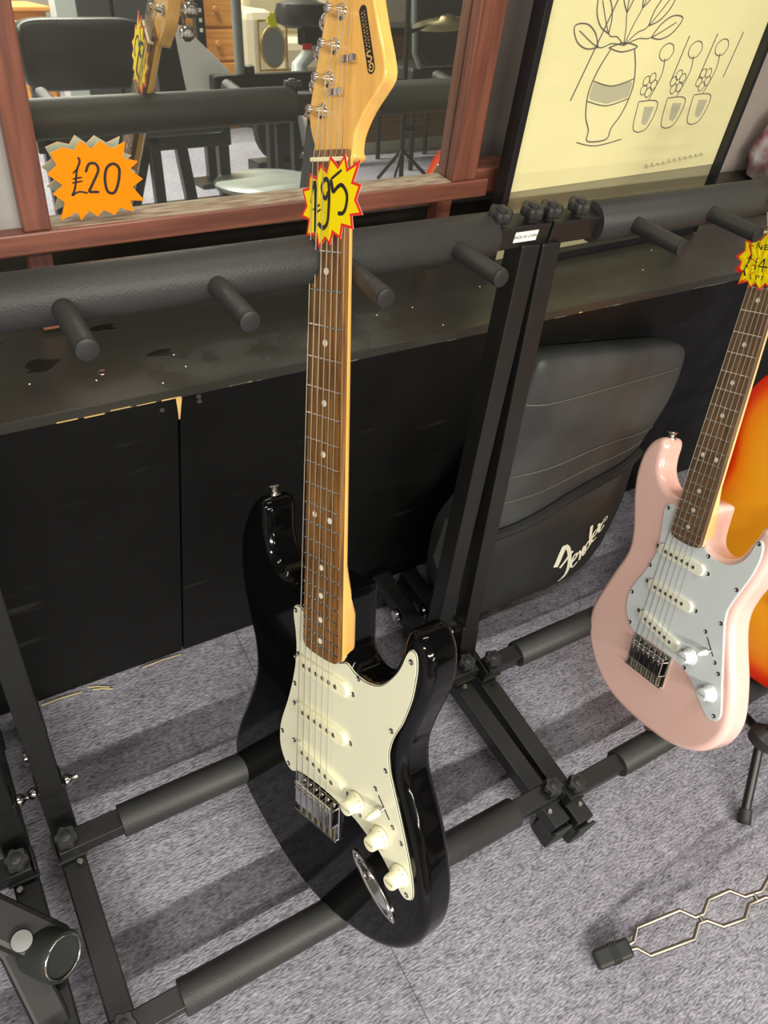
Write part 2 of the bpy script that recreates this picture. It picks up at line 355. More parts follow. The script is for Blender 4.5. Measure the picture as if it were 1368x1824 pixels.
# ================================================================== GUITAR RACKS
def star_knob(parent, c, ax=(0, 0, 1), r=0.0125, h=0.012):
    k = obj('knob', MB().lathe([(r*0.45, -h*0.5), (r*0.5, 0), (r*0.9, h*0.1), (r, h*0.3), (r, h*0.75), (r*0.9, h), (r*0.55, h*1.02)], c, ax, 48, 6, 0.11), KNOBP, parent, 50)
    cc = Vector(c)+Vector(ax)*h*1.02
    obj('knob_cap', MB().lathe([(r*0.5, 0), (r*0.5, 0.0012), (r*0.38, 0.002)], cc, ax, 20), KNOBP, k)
def make_rack(xL, xR, dy, label, foam_front, foam_rear, foam_top, prongs, sticker=False, up=None, skew=(0, 0), topx=None, knx=None, topdy=0.0):
    e = empty('guitar_rack', (xL, 0.16+dy, 0)); setp(e, label, 'rack', 'guitar racks standing in a row')
    def Lc(x, y, z): return (x-xL, y-0.16, z)
    up = up or ((xL, xL), (xR, xR)); topx = topx or (xL-0.016, xR+0.016); knx = knx or (xL-0.012, xL+0.028, xR-0.052, xR-0.008)
    for j, (x, sd) in enumerate(((xL, -1), (xR, 1))):
        ub, ut = up[j]; sk_ = skew[j]
        f = obj('foot', MB().tube([Lc(x-sk_*0.15, 0.118, 0.048), Lc(x+sk_*0.317, 0.585, 0.048)], 0, square=(0.028, 0.025), up=(0, 0, 1)), STEEL_BLACK, e, 0, bevel=0.002)
        for y in (0.128, 0.57):
            xf = x+sk_*(y-0.268); obj('rubber_pad', MB().box(Lc(xf, y, 0.018), (0.030, 0.03, 0.036)).box(Lc(xf, y-0.016 if y < 0.3 else y+0.016, 0.028), (0.030, 0.005, 0.052)), RUBBER, f, 0, bevel=0.002)
        obj('upright_socket', MB().tube([Lc(ub, 0.402, 0.055), Lc(ub+(ut-ub)*0.11, 0.4285, 0.14)], 0, square=(0.030, 0.032), up=(0, 1, 0)), STEEL_BLACK, e, 0, bevel=0.002)
        obj('upright', MB().tube([Lc(ub, 0.410, 0.07), Lc(ut, 0.541+topdy, 0.694)], 0, square=(0.025, 0.027), up=(0, 1, 0)), STEEL_BLACK, e, 0, bevel=0.0015)
        for s in (-1, 1):
            obj('wing_bolt', MB().lathe([(0.003, 0), (0.0075, 0.002), (0.0075, 0.006), (0.005, 0.009), (0.0035, 0.012), (0.0035, 0.016)], Lc(ub+s*0.015, 0.430, 0.115), (s, 0, 0), 12), CHROME, e)
        obj('wing_bolt', MB().lathe([(0.003, 0), (0.011, 0.002), (0.010, 0.006), (0.004, 0.009)], Lc(x+sk_*0.24-0.014, 0.51, 0.045), (-1, 0, 0), 14), CHROME, e)
        x0_ = x
        for (y, z) in ((0.16, 0.0855), (0.366, 0.0995)):
            x = x0_+sk_*(y-0.268); star_knob(e, Lc(x, y, z+0.004))
            obj('bracket', MB().box(Lc(x, y, z-0.024), (0.034, 0.03, 0.004)).box(Lc(x+sd*0.0155, y, z-0.012), (0.003, 0.028, 0.026)), STEEL_BLACK, e, 0, bevel=0.0008)
            obj('bracket_rivet', MB().lathe([(0.004, 0), (0.003, 0.002)], Lc(x-sd*0.006, y-0.02, z-0.024), (0, 0, 1), 10), NICKEL, e)
    for nm, y, z, (fa, fb) in (('front', 0.16, 0.073, foam_front), ('rear', 0.366, 0.087, foam_rear)):
        b = obj('lower_bar', MB().tube([Lc(xL-0.012, y, z), Lc(xR+0.012, y, z)], 0, square=(0.025, 0.025), up=(0, 0, 1)), STEEL_BLACK, e, 0, bevel=0.0015)
        ring = MB().rings([[Lc(x, y+r*math.cos(t), z+r*math.sin(t)) for t in [k*math.pi/20 for k in range(40)]] for (x, r) in ((fa, 0.0135), (fa, 0.0192), (fa+0.001, 0.020), (fb-0.001, 0.020), (fb, 0.0192), (fb, 0.0135))])
        obj('foam_sleeve', ring, FOAM, b, 40)
    y, z = 0.544+topdy, 0.705
    b = obj('top_bar', MB().tube([Lc(topx[0], y, z), Lc(topx[1], y, z)], 0, square=(0.025, 0.025), up=(0, 0, 1)), STEEL_BLACK, e, 0, bevel=0.0015)
    fa, fb = foam_top
    obj('foam_sleeve', MB().rings([[Lc(x, y+r*math.cos(t), z+r*math.sin(t)) for t in [k*math.pi/24 for k in range(48)]] for (x, r) in ((fa, 0.0165), (fa, 0.0205), (fa+0.0015, 0.0217), (fb-0.0015, 0.0217), (fb, 0.0205), (fb, 0.0165))]), FOAM, b, 40)
    for x in prongs:
        p = obj('neck_prong', MB().tube([Lc(x, y-0.014, z+0.001), Lc(x, 0.4595+topdy, 0.7185)], 0.0088, 20), FOAM, e)
        d = Vector((0, 0.4595-0.53, 0.7185-0.706)).normalized()
        obj('prong_tip', MB().lathe([(0.0086, 0), (0.0088, 0.0008), (0.0084, 0.0022), (0.006, 0.003)], Lc(x, 0.4595+topdy, 0.7185), d, 20), KNOBP, p)
    for x in knx:
        star_knob(e, Lc(x, y-0.002, z+0.0165), r=0.0118, h=0.011)
    if sticker:
        s = obj('made_in_sticker', MB().box(Lc(0.552, y-0.0128, z+0.001), (0.030, 0.0004, 0.0115)), WHITE, e, 0)
        me = text_mesh('MADE IN CHINA', 0.0047); me.materials.append(INK)
        t = share('sticker_lettering', me, s, Lc(0.552, y-0.01325, z+0.001), (math.pi/2, 0, 0))
    return e
UL, UR = -0.012, 0.565
make_rack(UL, UR, 0, 'black steel guitar rack with foam bars holding the black guitar', (0.049, 0.512), (0.049, 0.512), (0.030, 0.514), [0.097, 0.219, 0.341, 0.463], True, up=((-0.012, -0.012), (0.5345, 0.5615)), skew=(0, -0.058), topx=(-0.03, 0.5835), knx=(-0.02, 0.022, 0.519, 0.560))
make_rack(0.603, 1.18, -0.011, 'black steel guitar rack with foam bars holding the pink guitar', (0.695, 1.13), (0.652, 1.13), (0.650, 1.13), [0.700, 0.822, 0.944, 1.066], up=((0.580, 0.5875), (1.18, 1.18)), skew=(-0.03, 0), topx=(0.5845, 1.196), knx=(0.583, 0.6215, 1.13, 1.17), topdy=0.009)
make_rack(-0.642, -0.066, -0.001, 'black steel guitar rack at left edge, mostly outside the frame', (-0.58, -0.115), (-0.58, -0.115), (-0.60, -0.115), [-0.533, -0.411, -0.289, -0.167])

# ================================================================== SOLID-BODY GUITARS
def rounded_body(outline, w0, w1, r, lim, seg=6):
    rg = []
    for k in range(seg+1):
        t = math.pi/2*k/seg; rg.append((r*(1-math.sin(t)), w0+r*(1-math.cos(t))))
    for k in range(seg, -1, -1):
        t = math.pi/2*k/seg; rg.append((r*(1-math.sin(t)), w1-r*(1-math.cos(t))))
    R = []
    for (ins, w) in rg:
        R.append([(a, b, w) for (a, b) in offset(outline, ins, lim)])
    return MB().rings(R)
def tri(o):
    import bmesh
    bm = bmesh.new(); bm.from_mesh(o.data)
    bmesh.ops.triangulate(bm, faces=[f for f in bm.faces if len(f.verts) > 6]); bm.to_mesh(o.data); bm.free()

def make_guitar(S):
    e = empty(S['name'], M=frame(S['axes'], S['origin'])); setp(e, S['label'], 'guitar')
    sl = S['scale']; nf = S['nfrets']; fu = lambda n: sl*2**(-n/12.0)
    k0, k1 = S['nut_hw'], S['taper']; hw = lambda u: k0+k1*(sl-u)
    WB = 0.0095; TH = S['thick']
    # body
    ol = resample(spline(mm(S['body']), 8), 260)
    lim = []
    for (u, v) in ol:
        q = 1.0
        if u > S['pock_u']-0.012 and -0.05 < v < 0.05:
            q = max(0.10, min(1, (S['pock_u']-u)/0.012)) if u < S['pock_u'] else 0.10
            if abs(v) > 0.036: q = max(q, min(1, (abs(v)-0.036)/0.014))
        lim.append(q)
    NN = len(ol); sg = 1 if area2(ol) > 0 else -1
    for i in range(NN):
        a_ = Vector(ol[i-5]); b_ = Vector(ol[i]); c_ = Vector(ol[(i+5) % NN]); t1 = (b_-a_); t2 = (c_-b_)
        an = sg*math.atan2(t1.x*t2.y-t1.y*t2.x, t1.dot(t2))
        if an > 0.05:
            rad = 0.5*(t1.length+t2.length)/an
            lim[i] = min(lim[i], max(0.12, 0.62*rad/S['round']))
    for _ in range(6): lim = [(lim[i-1]+2*lim[i]+lim[(i+1) % len(lim)])/4 for i in range(len(lim))]
    o = obj('body', rounded_body(ol, WB, WB+TH, S['round'], lim), S['mat'], e, 60, wn=True); tri(o)
    # neck and headstock
    secs = []
    u_h = S['heel_u']; nu = sl+0.004
    us = [S['board_end']+0.004, u_h-0.030, u_h-0.012, u_h, u_h+0.012, u_h+0.026, u_h+0.06]+[u_h+0.06+(nu-u_h-0.06)*k/8 for k in range(1, 9)]
    for u in us:
        t = max(0, min(1, (u-(u_h-0.03))/0.055)); ex = 0.22+0.70*t; dep = 0.0205*(1-t)+(0.0155-0.004*(u-u_h)/(nu-u_h))*t
        ring = []
        for k in range(17):
            th = -math.pi/2+math.pi*k/16; s_, c_ = math.sin(th), math.cos(th)
            ring.append((u, hw(u)*math.copysign(abs(s_)**ex, s_), 0.0055+dep*abs(c_)**ex))
        secs.append(ring)
    obj('neck', MB().rings(secs), S['maple'], e, 50)
    hp = resample(spline(mm(S['head']), 6), 90)
    o = obj('headstock', rounded_body(hp, 0.0075, 0.0215, 0.002, None, 3), S['maple'], e, 50, wn=True); tri(o)
    # transition ramp between nut and headstock face
    obj('headstock_ramp', MB().rings([[(sl+0.002, -hw(sl), 0.006), (sl+0.002, hw(sl), 0.006), (sl+0.002, hw(sl), 0.018), (sl+0.002, -hw(sl), 0.018)],
         [(sl+0.018, -hw(sl)-0.001, 0.0076), (sl+0.018, hw(sl)+0.001, 0.0076), (sl+0.018, hw(sl), 0.018), (sl+0.018, -hw(sl), 0.018)]]), S['maple'], e, 0)
    be = S['board_end']
    fbp = [(be+0.006, -hw(be)), (be+0.001, -hw(be)+0.004), (be-0.001, -hw(be)*0.5), (be-0.0015, 0), (be-0.001, hw(be)*0.5), (be+0.001, hw(be)-0.004), (be+0.006, hw(be)), (sl+0.004, hw(sl)), (sl+0.009, hw(sl)), (sl+0.009, -hw(sl)), (sl+0.004, -hw(sl))]
    b = obj('fretboard', MB().prism(fbp, 0.0, 0.0062), S['rose'], e, 0, bevel=0.0006)
    for n in range(1, nf+1):
        u = fu(n); h = hw(u)-0.0004
        obj('fret', MB().tube([(u, -h, -0.0003), (u, h, -0.0003)], 0.0011, 8, up=(0, 0, 1)), CHROME, e, 60)
    dot = MB().lathe([(0.0031, 0), (0.0031, 0.0003)], (0, 0, -0.0002), (0, 0, -1), 16)
    dm = None
    for n in (3, 5, 7, 9, 12, 15, 17, 19, 21):
        if n > nf: break
        u = (fu(n)+fu(n-1))/2
        for v in ((-0.0115, 0.0115) if n == 12 else (0.0,)):
            if dm is None: d = obj('inlay_dot', dot, PEARL, b); dm = d.data
            else: d = share('inlay_dot', dm, b)
            d.location = (u, v, 0)
    obj('nut', MB().box((sl+0.0015, 0, 0.0002), (0.0035, 2*hw(sl)+0.0004, 0.006)), mat('bone nut', rgb(232, 222, 180), 0.4), e, 0, bevel=0.0006)
    # side position marks along the treble edge of the board
    # pickguard : three plies
    pgp = resample(spline(mm(S['guard']), 6), 220)
    wa, wb, wc, wt = WB+0.0003, WB-0.0008, WB-0.0014, WB-0.0022
    g = obj('pickguard', MB().prism(offset(pgp, 0.0010), wc, wt), S['guard_mat'], e, 30); tri(g)
    if S.get('ply'):
        q = obj('pickguard_ply', MB().prism(offset(pgp, 0.0006), wb, wc), BLACKPLY, g, 30); tri(q); q['label'] = 'thin black middle ply'
    q = obj('pickguard_base', MB().prism(pgp, wa, wb if S.get('ply') else wc), S['guard_mat'], g, 30); tri(q)
    scr = MB().lathe([(0.0030, 0), (0.0029, 0.0007), (0.0016, 0.0011), (0.0012, 0.0005)], (0, 0, 0), (0, 0, -1), 12)
    sm = None
    for (u, v) in mm(S['screws']):
        if sm is None: q = obj('screw', scr, NICKEL, g); sm = q.data
        else: q = share('screw', sm, g)
        q.location = (u, v, wt+0.0001)
    # pickups
    for (u0, u1, vc) in S['pickups']:
        ang = math.atan2(u1-u0, 0.051); uc = (u0+u1)/2
        p = empty('pickup', (0, 0, 0)); p.parent = e; p.location = (uc, vc, wt); p.rotation_euler = (0, 0, -ang)
        st = []
        R0 = 0.0088; Lh = 0.0335
        for k in range(13): t = -math.pi/2+math.pi*k/12; st.append((R0*math.sin(t), Lh+R0*math.cos(t)))
        for k in range(13): t = math.pi/2-math.pi*k/12; st.append((R0*math.sin(t), -Lh-R0*math.cos(t)))
        obj('pickup_cover', MB().rings([[(a, b_, 0.0) for a, b_ in st], [(a, b_, -0.0036) for a, b_ in st], [(a, b_, -0.0046) for a, b_ in offset(st, 0.0008)], [(a, b_, -0.0048) for a, b_ in offset(st, 0.002)]]), S['pu_mat'], p, 40)
        pm = None
        for k in range(6):
            v = -0.0258+k*0.01032
            if pm is None: q = obj('pole_piece', MB().lathe([(0.0026, 0), (0.0026, 0.0009), (0.0021, 0.0013)], (0, 0, -0.0047), (0, 0, -1), 14), NICKEL, p); pm = q.data
            else: q = share('pole_piece', pm, p)
            q.location = (0, v, 0)
        for s in (-1, 1): share('screw', sm, p, (0, s*0.0475, 0.0001))
    # knobs
    kprof = [(0.0123, 0), (0.0124, 0.0012), (0.0108, 0.0042), (0.0096, 0.0068), (0.0088, 0.0088), (0.0083, 0.0150), (0.0076, 0.0163), (0.0062, 0.0166)]
    for (u, v, txt) in S['knobs']:
        u, v = u/1000.0, v/1000.0
        k = obj('control_knob', MB().lathe(kprof, (0, 0, 0), (0, 0, -1), 28), S['knob_mat'], e, 40); k.location = (u, v, wt-0.0008)
        tk = MB()
        for j in range(10):
            t = 2*math.pi*(j+0.3)/11.5; R = Matrix.Rotation(t, 3, 'Z') @ Matrix.Rotation(math.radians(-48), 3, 'Y')
            tk.box(R.inverted() @ R @ Vector((0.0112*math.cos(t), 0.0112*math.sin(t), -0.0042)), (0.0004, 0.0007, 0.0022), Matrix.Rotation(t, 3, 'Z') @ Matrix.Rotation(math.radians(-32), 3, 'Y'))
        obj('number_marks', tk, mat('faint print', rgb(120, 112, 88), 0.6), k, 0)
        me = text_mesh(txt, 0.0042); me.materials.append(mat('knob print', rgb(70, 60, 45), 0.6))
        t = share('knob_lettering', me, k, (0, 0, -0.01672), (math.pi, 0, math.radians(90)))
    # selector switch
    (a, b_) = mm(S['switch'])[0:2]; A = Vector((a[0], a[1], wt)); B = Vector((b_[0], b_[1], wt)); dd = (B-A)
    for P in (A, B): share('screw', sm, g, (P.x, P.y, wt+0.0001))
    sw = obj('switch_slot', MB().tube([A+dd*0.17-Vector((0, 0, 0.0002)), B-dd*0.2-Vector((0, 0, 0.0002))], 0.0007, 6), BLACKPLY, g)
    c = A+dd*S['swpos']
    lv = obj('selector_lever', MB().tube([c, c+Vector((-0.004, -0.003, -0.012))], 0.0010, 8), NICKEL, e)
    obj('switch_tip', MB().tube([c+Vector((-0.002, -0.0016, -0.006)), c+Vector((-0.0026, -0.0020, -0.0085)), c+Vector((-0.0050, -0.0040, -0.017)), c+Vector((-0.0058, -0.0046, -0.0195)), c+Vector((-0.0061, -0.0048, -0.0203))], [0.0036, 0.0044, 0.0032, 0.0022, 0.0008], 14), S['knob_mat'], lv)
    # bridge
    bc = S['bridge_v']; bu = S['bridge_u']
    pl = obj('bridge_plate', MB().box((bu-0.019, bc, WB-0.0012), (0.050, 0.074, 0.0024)).box((bu-0.0430, bc, WB-0.0035), (0.0022, 0.074, 0.007)), CHROME, e, 0, bevel=0.0008)
    svm = None
    for k in range(6):
        v = bc-0.0262+k*0.0105
        s = obj('saddle', MB().box((bu-0.014, v, WB-0.0088), (0.028, 0.0098, 0.0030)).box((bu-0.0275, v, WB-0.0056), (0.0026, 0.0098, 0.0090)).box((bu-0.0005, v, WB-0.0106), (0.003, 0.0098, 0.003)), CHROME, pl, 0, bevel=0.0007)
        for q in (-1, 1): obj('height_screw', MB().tube([(bu-0.006, v+q*0.0034, WB-0.002), (bu-0.006, v+q*0.0034, WB-0.0125)], 0.0012, 8), NICKEL, s)
        obj('intonation_spring', MB().tube([(bu-0.0435, v, WB-0.005), (bu-0.028, v, WB-0.005)], 0.0016, 8), mat('brass spring', (0.40, 0.36, 0.29, 1), 0.4, metal=1.0), s)
        obj('mounting_screw', MB().lathe([(0.0036, 0), (0.0034, 0.0012), (0.002, 0.002), (0.001, 0.0012)], (bu-0.0005, v, WB-0.0024), (0, 0, -1), 12), NICKEL, pl)
    # strings
    nt = S['ntune']
    for k in range(6):
        v0 = bc-0.0262+k*0.0105; v1 = -hw(sl)+0.0035+k*(2*hw(sl)-0.007)/5.0
        tu, tv = S['tuner0'][0]+S['tstep'][0]*k, S['tuner0'][1]+S['tstep'][1]*k
        tu, tv = tu/1000.0, tv/1000.0
        rr = [0.00062, 0.00056, 0.0005, 0.00042, 0.00038, 0.00036][k]
        pts = [(bu-0.018, v0, WB-0.0085), (bu-0.001, v0, WB-0.0128), (sl+0.001, v1, -0.0024), (sl+0.006, v1+(tv-v1)*0.2, -0.001), (tu-0.001, tv+0.0035, 0.0015), (tu+0.002, tv+0.003, 0.001)]
        obj('string', MB().tube(pts, rr, 6), STRING, e)
        tn = obj('tuning_machine', MB().lathe([(0.0058, 0), (0.0062, 0.0008), (0.0058, 0.0016), (0.0040, 0.0026), (0.0036, 0.006), (0.0027, 0.008), (0.0027, 0.011), (0.0036, 0.0125), (0.0038, 0.0145), (0.0030, 0.016), (0.0014, 0.0165)], (tu, tv, 0.0076), (0, 0, -1), 18), CHROME, e)
        ev = S['edge_v'](tu)
        obj('tuner_housing', MB().box((tu, tv, 0.0265), (0.018, 0.014, 0.010)), CHROME, tn, 0, bevel=0.002)
        obj('tuner_shaft', MB().tube([(tu, tv, 0.0270), (tu, ev-0.010, 0.0270)], 0.0022, 8), CHROME, tn)
        obj('tuner_button', MB().lathe([(0.002, 0), (0.005, 0.001), (0.0078, 0.005), (0.0085, 0.010), (0.006, 0.0145), (0.002, 0.0155)], (tu, ev-0.009, 0.0270), (0, -1, 0), 16), CHROME, tn)
    for (u, v) in mm(S['trees']):
        tr = obj('string_tree', MB().box((u, v, 0.0016), (0.0055, 0.013, 0.0022)).tube([(u-0.0028, v+0.0050, 0.0018), (u+0.0028, v+0.0050, 0.0018)], 0.0027, 10).tube([(u-0.0028, v-0.0055, 0.0018), (u+0.0028, v-0.0055, 0.0018)], 0.0020, 10), CHROME, e, 0, bevel=0.0006)
        obj('tree_post', MB().tube([(u, v, 0.0076), (u, v, 0.001)], 0.0022, 10), CHROME, tr)
    # strap buttons
    for (u, v, ax) in S['buttons']:
        a = Vector(ax).normalized(); P = Vector((u/1000.0, v/1000.0, WB+TH*0.48))
        obj('strap_button', MB().lathe([(0.0066, -0.002), (0.0064, 0.0005), (0.0044, 0.002), (0.0040, 0.0048), (0.0064, 0.0068), (0.0076, 0.0080), (0.0068, 0.0096), (0.003, 0.0104)], P, a, 20), NICKEL, e)
    return e

BODY1 = [(318, -119), (313, -130), (301, -141), (284, -151), (266, -158), (246, -161), (225, -161), (198, -157), (172, -149), (150, -141), (130, -136), (110, -134), (92, -136), (71, -143), (36, -158), (5, -172), (-28, -183), (-53, -184), (-75, -175), (-95, -156), (-115, -130), (-135, -97), (-150, -66), (-160, -35), (-165, 0), (-162, 38), (-154, 76), (-141, 107), (-122, 132), (-96, 151), (-66, 160), (-34, 160), (-5, 155), (20, 148), (46, 138), (81, 122), (101, 117), (124, 117), (149, 124), (179, 135), (203, 142), (228, 143), (246, 137), (257, 126), (257, 114), (246, 107), (228, 103), (208, 96), (191, 84), (179, 66), (176, 50), (181, 37), (190, 29), (203, 26.5), (240, 26), (256, 25.5), (259, 21), (259, 0), (259, -22), (256, -28), (248, -31), (240, -40), (236, -57), (241, -80), (256, -97), (280, -105), (300, -106), (313, -109)]
GUARD1 = [(217, -50), (214, -54), (204, -55), (182, -51), (159, -50), (127, -55), (92, -65), (62, -76), (43, -80), (22, -79), (4, -69), (-2, -56), (5, -44), (8, -20), (8, 10), (5, 36), (2, 55), (-4, 71), (-13, 92), (-25, 107), (-38, 121), (-45, 131), (-43, 140), (-34, 144), (-11, 140), (17, 131), (54, 117), (89, 103), (103, 100), (114, 99), (134, 104), (157, 115), (185, 124), (201, 127), (222, 129), (236, 127), (240, 121), (233, 115), (211, 106), (192, 92), (182, 80), (177, 62), (179, 45), (185, 33), (184, 30), (180, 20), (179, 0), (180, -20), (184, -29), (196, -32), (212, -35), (217, -42)]
HEAD1 = [(648, -21), (662, -29), (673, -34), (683, -36), (694, -34.5), (716, -28.7), (743, -20.6), (762, -15.3), (785, -8.5), (806, -2), (822, 3), (834, 12), (838, 24), (834, 35), (823, 41), (808, 41), (796, 37), (784, 36), (770, 38), (758, 41), (740, 47), (724, 53), (712, 56.5), (705, 55.5), (698, 49), (686, 36), (676, 28), (666, 22.5), (656, 21), (648, 21)]
AX1 = ((0.134, 0.472, 0.871), (0.213, -0.873, 0.440), (0.968, 0.126, -0.218))
G1 = dict(name='electric_guitar', label='gloss black electric guitar with cream pickguard and maple headstock', axes=AX1, origin=(0.239, 0.249, 0.224),
    scale=0.648, nfrets=21, nut_hw=0.021, taper=0.0156, thick=0.044, round=0.011, body=BODY1, pock_u=0.188, heel_u=0.262, board_end=0.181, maple=MAPLE, rose=ROSE, mat=BLACKGLOSS,
    guard=GUARD1, guard_mat=CREAM, ply=True, pu_mat=KNOBCREAM, knob_mat=KNOBCREAM, head=HEAD1,
    screws=[(211, -50), (160, -45), (120, -51), (45, -74), (6, -62), (-38, 136), (20, 124), (92, 97), (142, 102), (228, 122), (176, 52), (14, 62)],
    pickups=[(0.1541, 0.1541, -0.003), (0.0941, 0.0941, -0.004), (0.0407, 0.0321, -0.005)],
    knobs=[(28, 57, 'VOLUME'), (8, 95, 'TONE'), (-19, 126, 'TONE')], switch=[(62, 84), (31, 111)], swpos=0.50, bridge_v=-0.008, bridge_u=-0.001, ntune=6,
    tuner0=(687, -18), tstep=(22.8, 7.4), edge_v=lambda u: -0.036+max(0, u-0.69)*0.285, trees=[(721, 20), (699, 5)], buttons=[(318, -119, (1, -0.35, 0)), (-165, 0, (-1, 0, 0))])
GT = make_guitar(G1)
# jack plate
def jack(e, p0, p1, w):
    a = Vector((p0[0]/1000, p0[1]/1000)); b = Vector((p1[0]/1000, p1[1]/1000)); c = (a+b)/2; d = (b-a).normalized(); n = Vector((-d.y, d.x)); L = (b-a).length/2+0.006
    pts = []
    for k in range(48):
        t = 2*math.pi*k/48; s_, c_ = math.sin(t), math.cos(t)
        pts.append((L*math.copysign(abs(c_)**0.9, c_), 0.0128*math.copysign(abs(s_)**1.25, s_)))
    def fn(x, y, z): q = c+d*x+n*y; return (q.x, q.y, z)
    p = obj('jack_plate', MB().prism(pts, w, w-0.0016, fn), CHROME, e, 30)
    rings = []
    for (s_, dz) in ((0.80, -0.0017), (0.78, -0.0026), (0.70, -0.0020), (0.5, -0.0011), (0.25, -0.0004)):
        rings.append([fn(x*s_+0.002, y*s_*0.98, w+dz) for (x, y) in pts])
    obj('jack_dish', MB().rings(rings, cap0=False), CHROME, p, 60)
    obj('jack_socket', MB().lathe([(0.0055, 0), (0.0055, 0.0022), (0.0038, 0.0024), (0.003, 0.0012)], fn(-0.012, 0, w-0.0006), (0, 0, -1), 18), NICKEL, p)
    for s in (-1, 1): obj('jack_screw', MB().lathe([(0.0028, 0), (0.0022, 0.001), (0.001, 0.0006)], fn(s*(L-0.0065), 0, w-0.0016), (0, 0, -1), 12), NICKEL, p)
jack(GT, (-44, 57), (-87, 115), 0.0095)
# black pill-shaped maker's mark on the headstock
def local(u, v, w): return (u, v, w)
pill = []
A = Vector((0.7135, 0.0405)); B = Vector((0.7525, 0.0290)); d = (B-A).normalized(); n = Vector((-d.y, d.x)); rr = 0.0042
for k in range(13): t = math.pi/2+math.pi*k/12; q = A+(d*math.cos(t)+n*math.sin(t))*rr; pill.append((q.x, q.y))
for k in range(13): t = -math.pi/2+math.pi*k/12; q = B+(d*math.cos(t)+n*math.sin(t))*rr; pill.append((q.x, q.y))
lg = obj('maker_mark', MB().prism(pill, 0.0076, 0.0073), INK, GT, 0)
def pfn(a, b, w): q = A+d*a-n*b; return (q.x, q.y, 0.0072)
GOLD = mat('gold print', rgb(214, 168, 90), 0.5)
g = MB()
g.ribbon(spline([(0.0005, 0.0028), (-0.002, 0.001), (-0.002, -0.0018), (0.001, -0.0028), (0.003, -0.001), (0.0025, 0.0015), (0.0008, 0.001), (0.0006, -0.0006)], 4, False), 0.0012, pfn)
g.ribbon(spline([(0.0055, 0.0025), (0.0048, -0.0005), (0.0065, -0.0022), (0.0082, -0.0005), (0.0098, 0.0022), (0.0118, 0.0012), (0.0115, -0.0022)], 4, False), 0.0013, pfn)
random.seed(5)
for k in range(12):
    x = 0.0140+k*0.0023
    g.ribbon([(x, 0.0006), (x+random.uniform(-0.0004, 0.0008), 0.0025)], 0.0007, pfn); g.ribbon([(x+0.0008, -0.0026), (x+random.uniform(0, 0.001), -0.0007)], 0.0006, pfn)
    if k % 2: g.ribbon([(x, 0.0006), (x+0.0014, 0.0007)], 0.0005, pfn)
    else: g.ribbon([(x, -0.0016), (x+0.0014, -0.0015)], 0.0005, pfn)
obj('mark_lettering', g, GOLD, lg, 0)

BODY2 = [(297, -99), (291, -111), (280, -121), (262, -128), (236, -130), (212, -127), (190, -121), (160, -110), (140, -105), (125, -104), (106, -108), (72, -121), (37, -134), (7, -143), (-18, -143), (-44, -134), (-70, -115), (-91, -90), (-105, -58), (-111, -24), (-112, 19), (-109, 59), (-100, 90), (-85, 117), (-62, 136), (-34, 145), (-6, 143), (34, 131), (66, 117), (95, 106), (117, 103), (139, 107), (160, 114), (190, 121), (215, 124), (234, 119), (241, 109), (238, 100), (224, 95), (209, 89), (192, 81), (180, 66), (177, 48), (182, 33), (190, 27), (203, 25), (222, 24.5), (234, 24), (237.5, 19), (238, 0), (237, -22), (233, -27), (228, -34), (226, -47), (232, -67), (248, -83), (266, -88), (284, -88), (294, -91)]
GUARD2 = [(215, -46), (211, -52), (203, -55), (191, -53), (168, -49), (140, -47), (108, -56), (80, -69), (62, -74), (48, -74), (33, -69), (18, -56), (12, -42), (14, -20), (14, 15), (12, 37), (10, 52), (4, 68), (-6, 83), (-20, 99), (-30, 114), (-29, 126), (-20, 132), (-8, 131), (29, 118), (93, 97), (106, 94), (120, 93), (143, 99), (174, 109), (200, 113), (217, 111), (223, 105), (217, 100), (199, 96), (184, 86), (174, 70), (172, 48), (178, 33), (180, 29), (177, 18), (176, 0), (177, -18), (181, -28), (196, -31), (210, -33), (215, -39)]
HEAD2 = [(a*0.578/0.648 if 0 else a-70, b) for (a, b) in HEAD1]
AX2 = ((0.243, 0.424, 0.873), (-0.108, -0.882, 0.458), (0.964, -0.206, -0.168))
G2 = dict(G1); G2.update(name='electric_guitar', label='small shell pink electric guitar with white pickguard', axes=AX2, origin=(0.775, 0.239, 0.186), scale=0.578, nfrets=20, nut_hw=0.0205, taper=0.0156,
    thick=0.040, round=0.010, body=BODY2, pock_u=0.186, heel_u=0.238, board_end=0.176, maple=PALE_MAPLE, rose=DARKROSE, mat=PINK, guard=GUARD2, guard_mat=WHITEP, ply=False, pu_mat=mat('warm white plastic', rgb(238, 238, 222), 0.3), knob_mat=WHITEP, head=HEAD2,
    screws=[(208, -48), (118, -50), (66, -68), (22, -56), (-22, 124), (34, 110), (98, 90), (150, 96), (218, 105), (172, 40), (12, 58)],
    pickups=[(0.1498, 0.1498, 0.0), (0.0943, 0.0943, 0.0), (0.0425, 0.0341, 0.0)], knobs=[(32, 62, 'VOLUME'), (3, 108, 'TONE')], switch=[(76, 72), (45, 100)], swpos=0.62, bridge_v=-0.004, bridge_u=0.006,
    tuner0=(617, -18), trees=[(651, 20), (629, 5)], edge_v=lambda u: -0.036+max(0, u-0.62)*0.285, buttons=[(296, -98, (1, -0.1, 0)), (-112, 15, (-1, 0, 0))])
PT = make_guitar(G2)
for (u, v) in ((-93, 108), (-86, 117)):
    obj('strap_button_screw', MB().lathe([(0.004, 0), (0.0035, 0.001), (0.0015, 0.0015)], (u/1000, v/1000, 0.03), (-0.8, 0.6, 0), 12), NICKEL, PT)

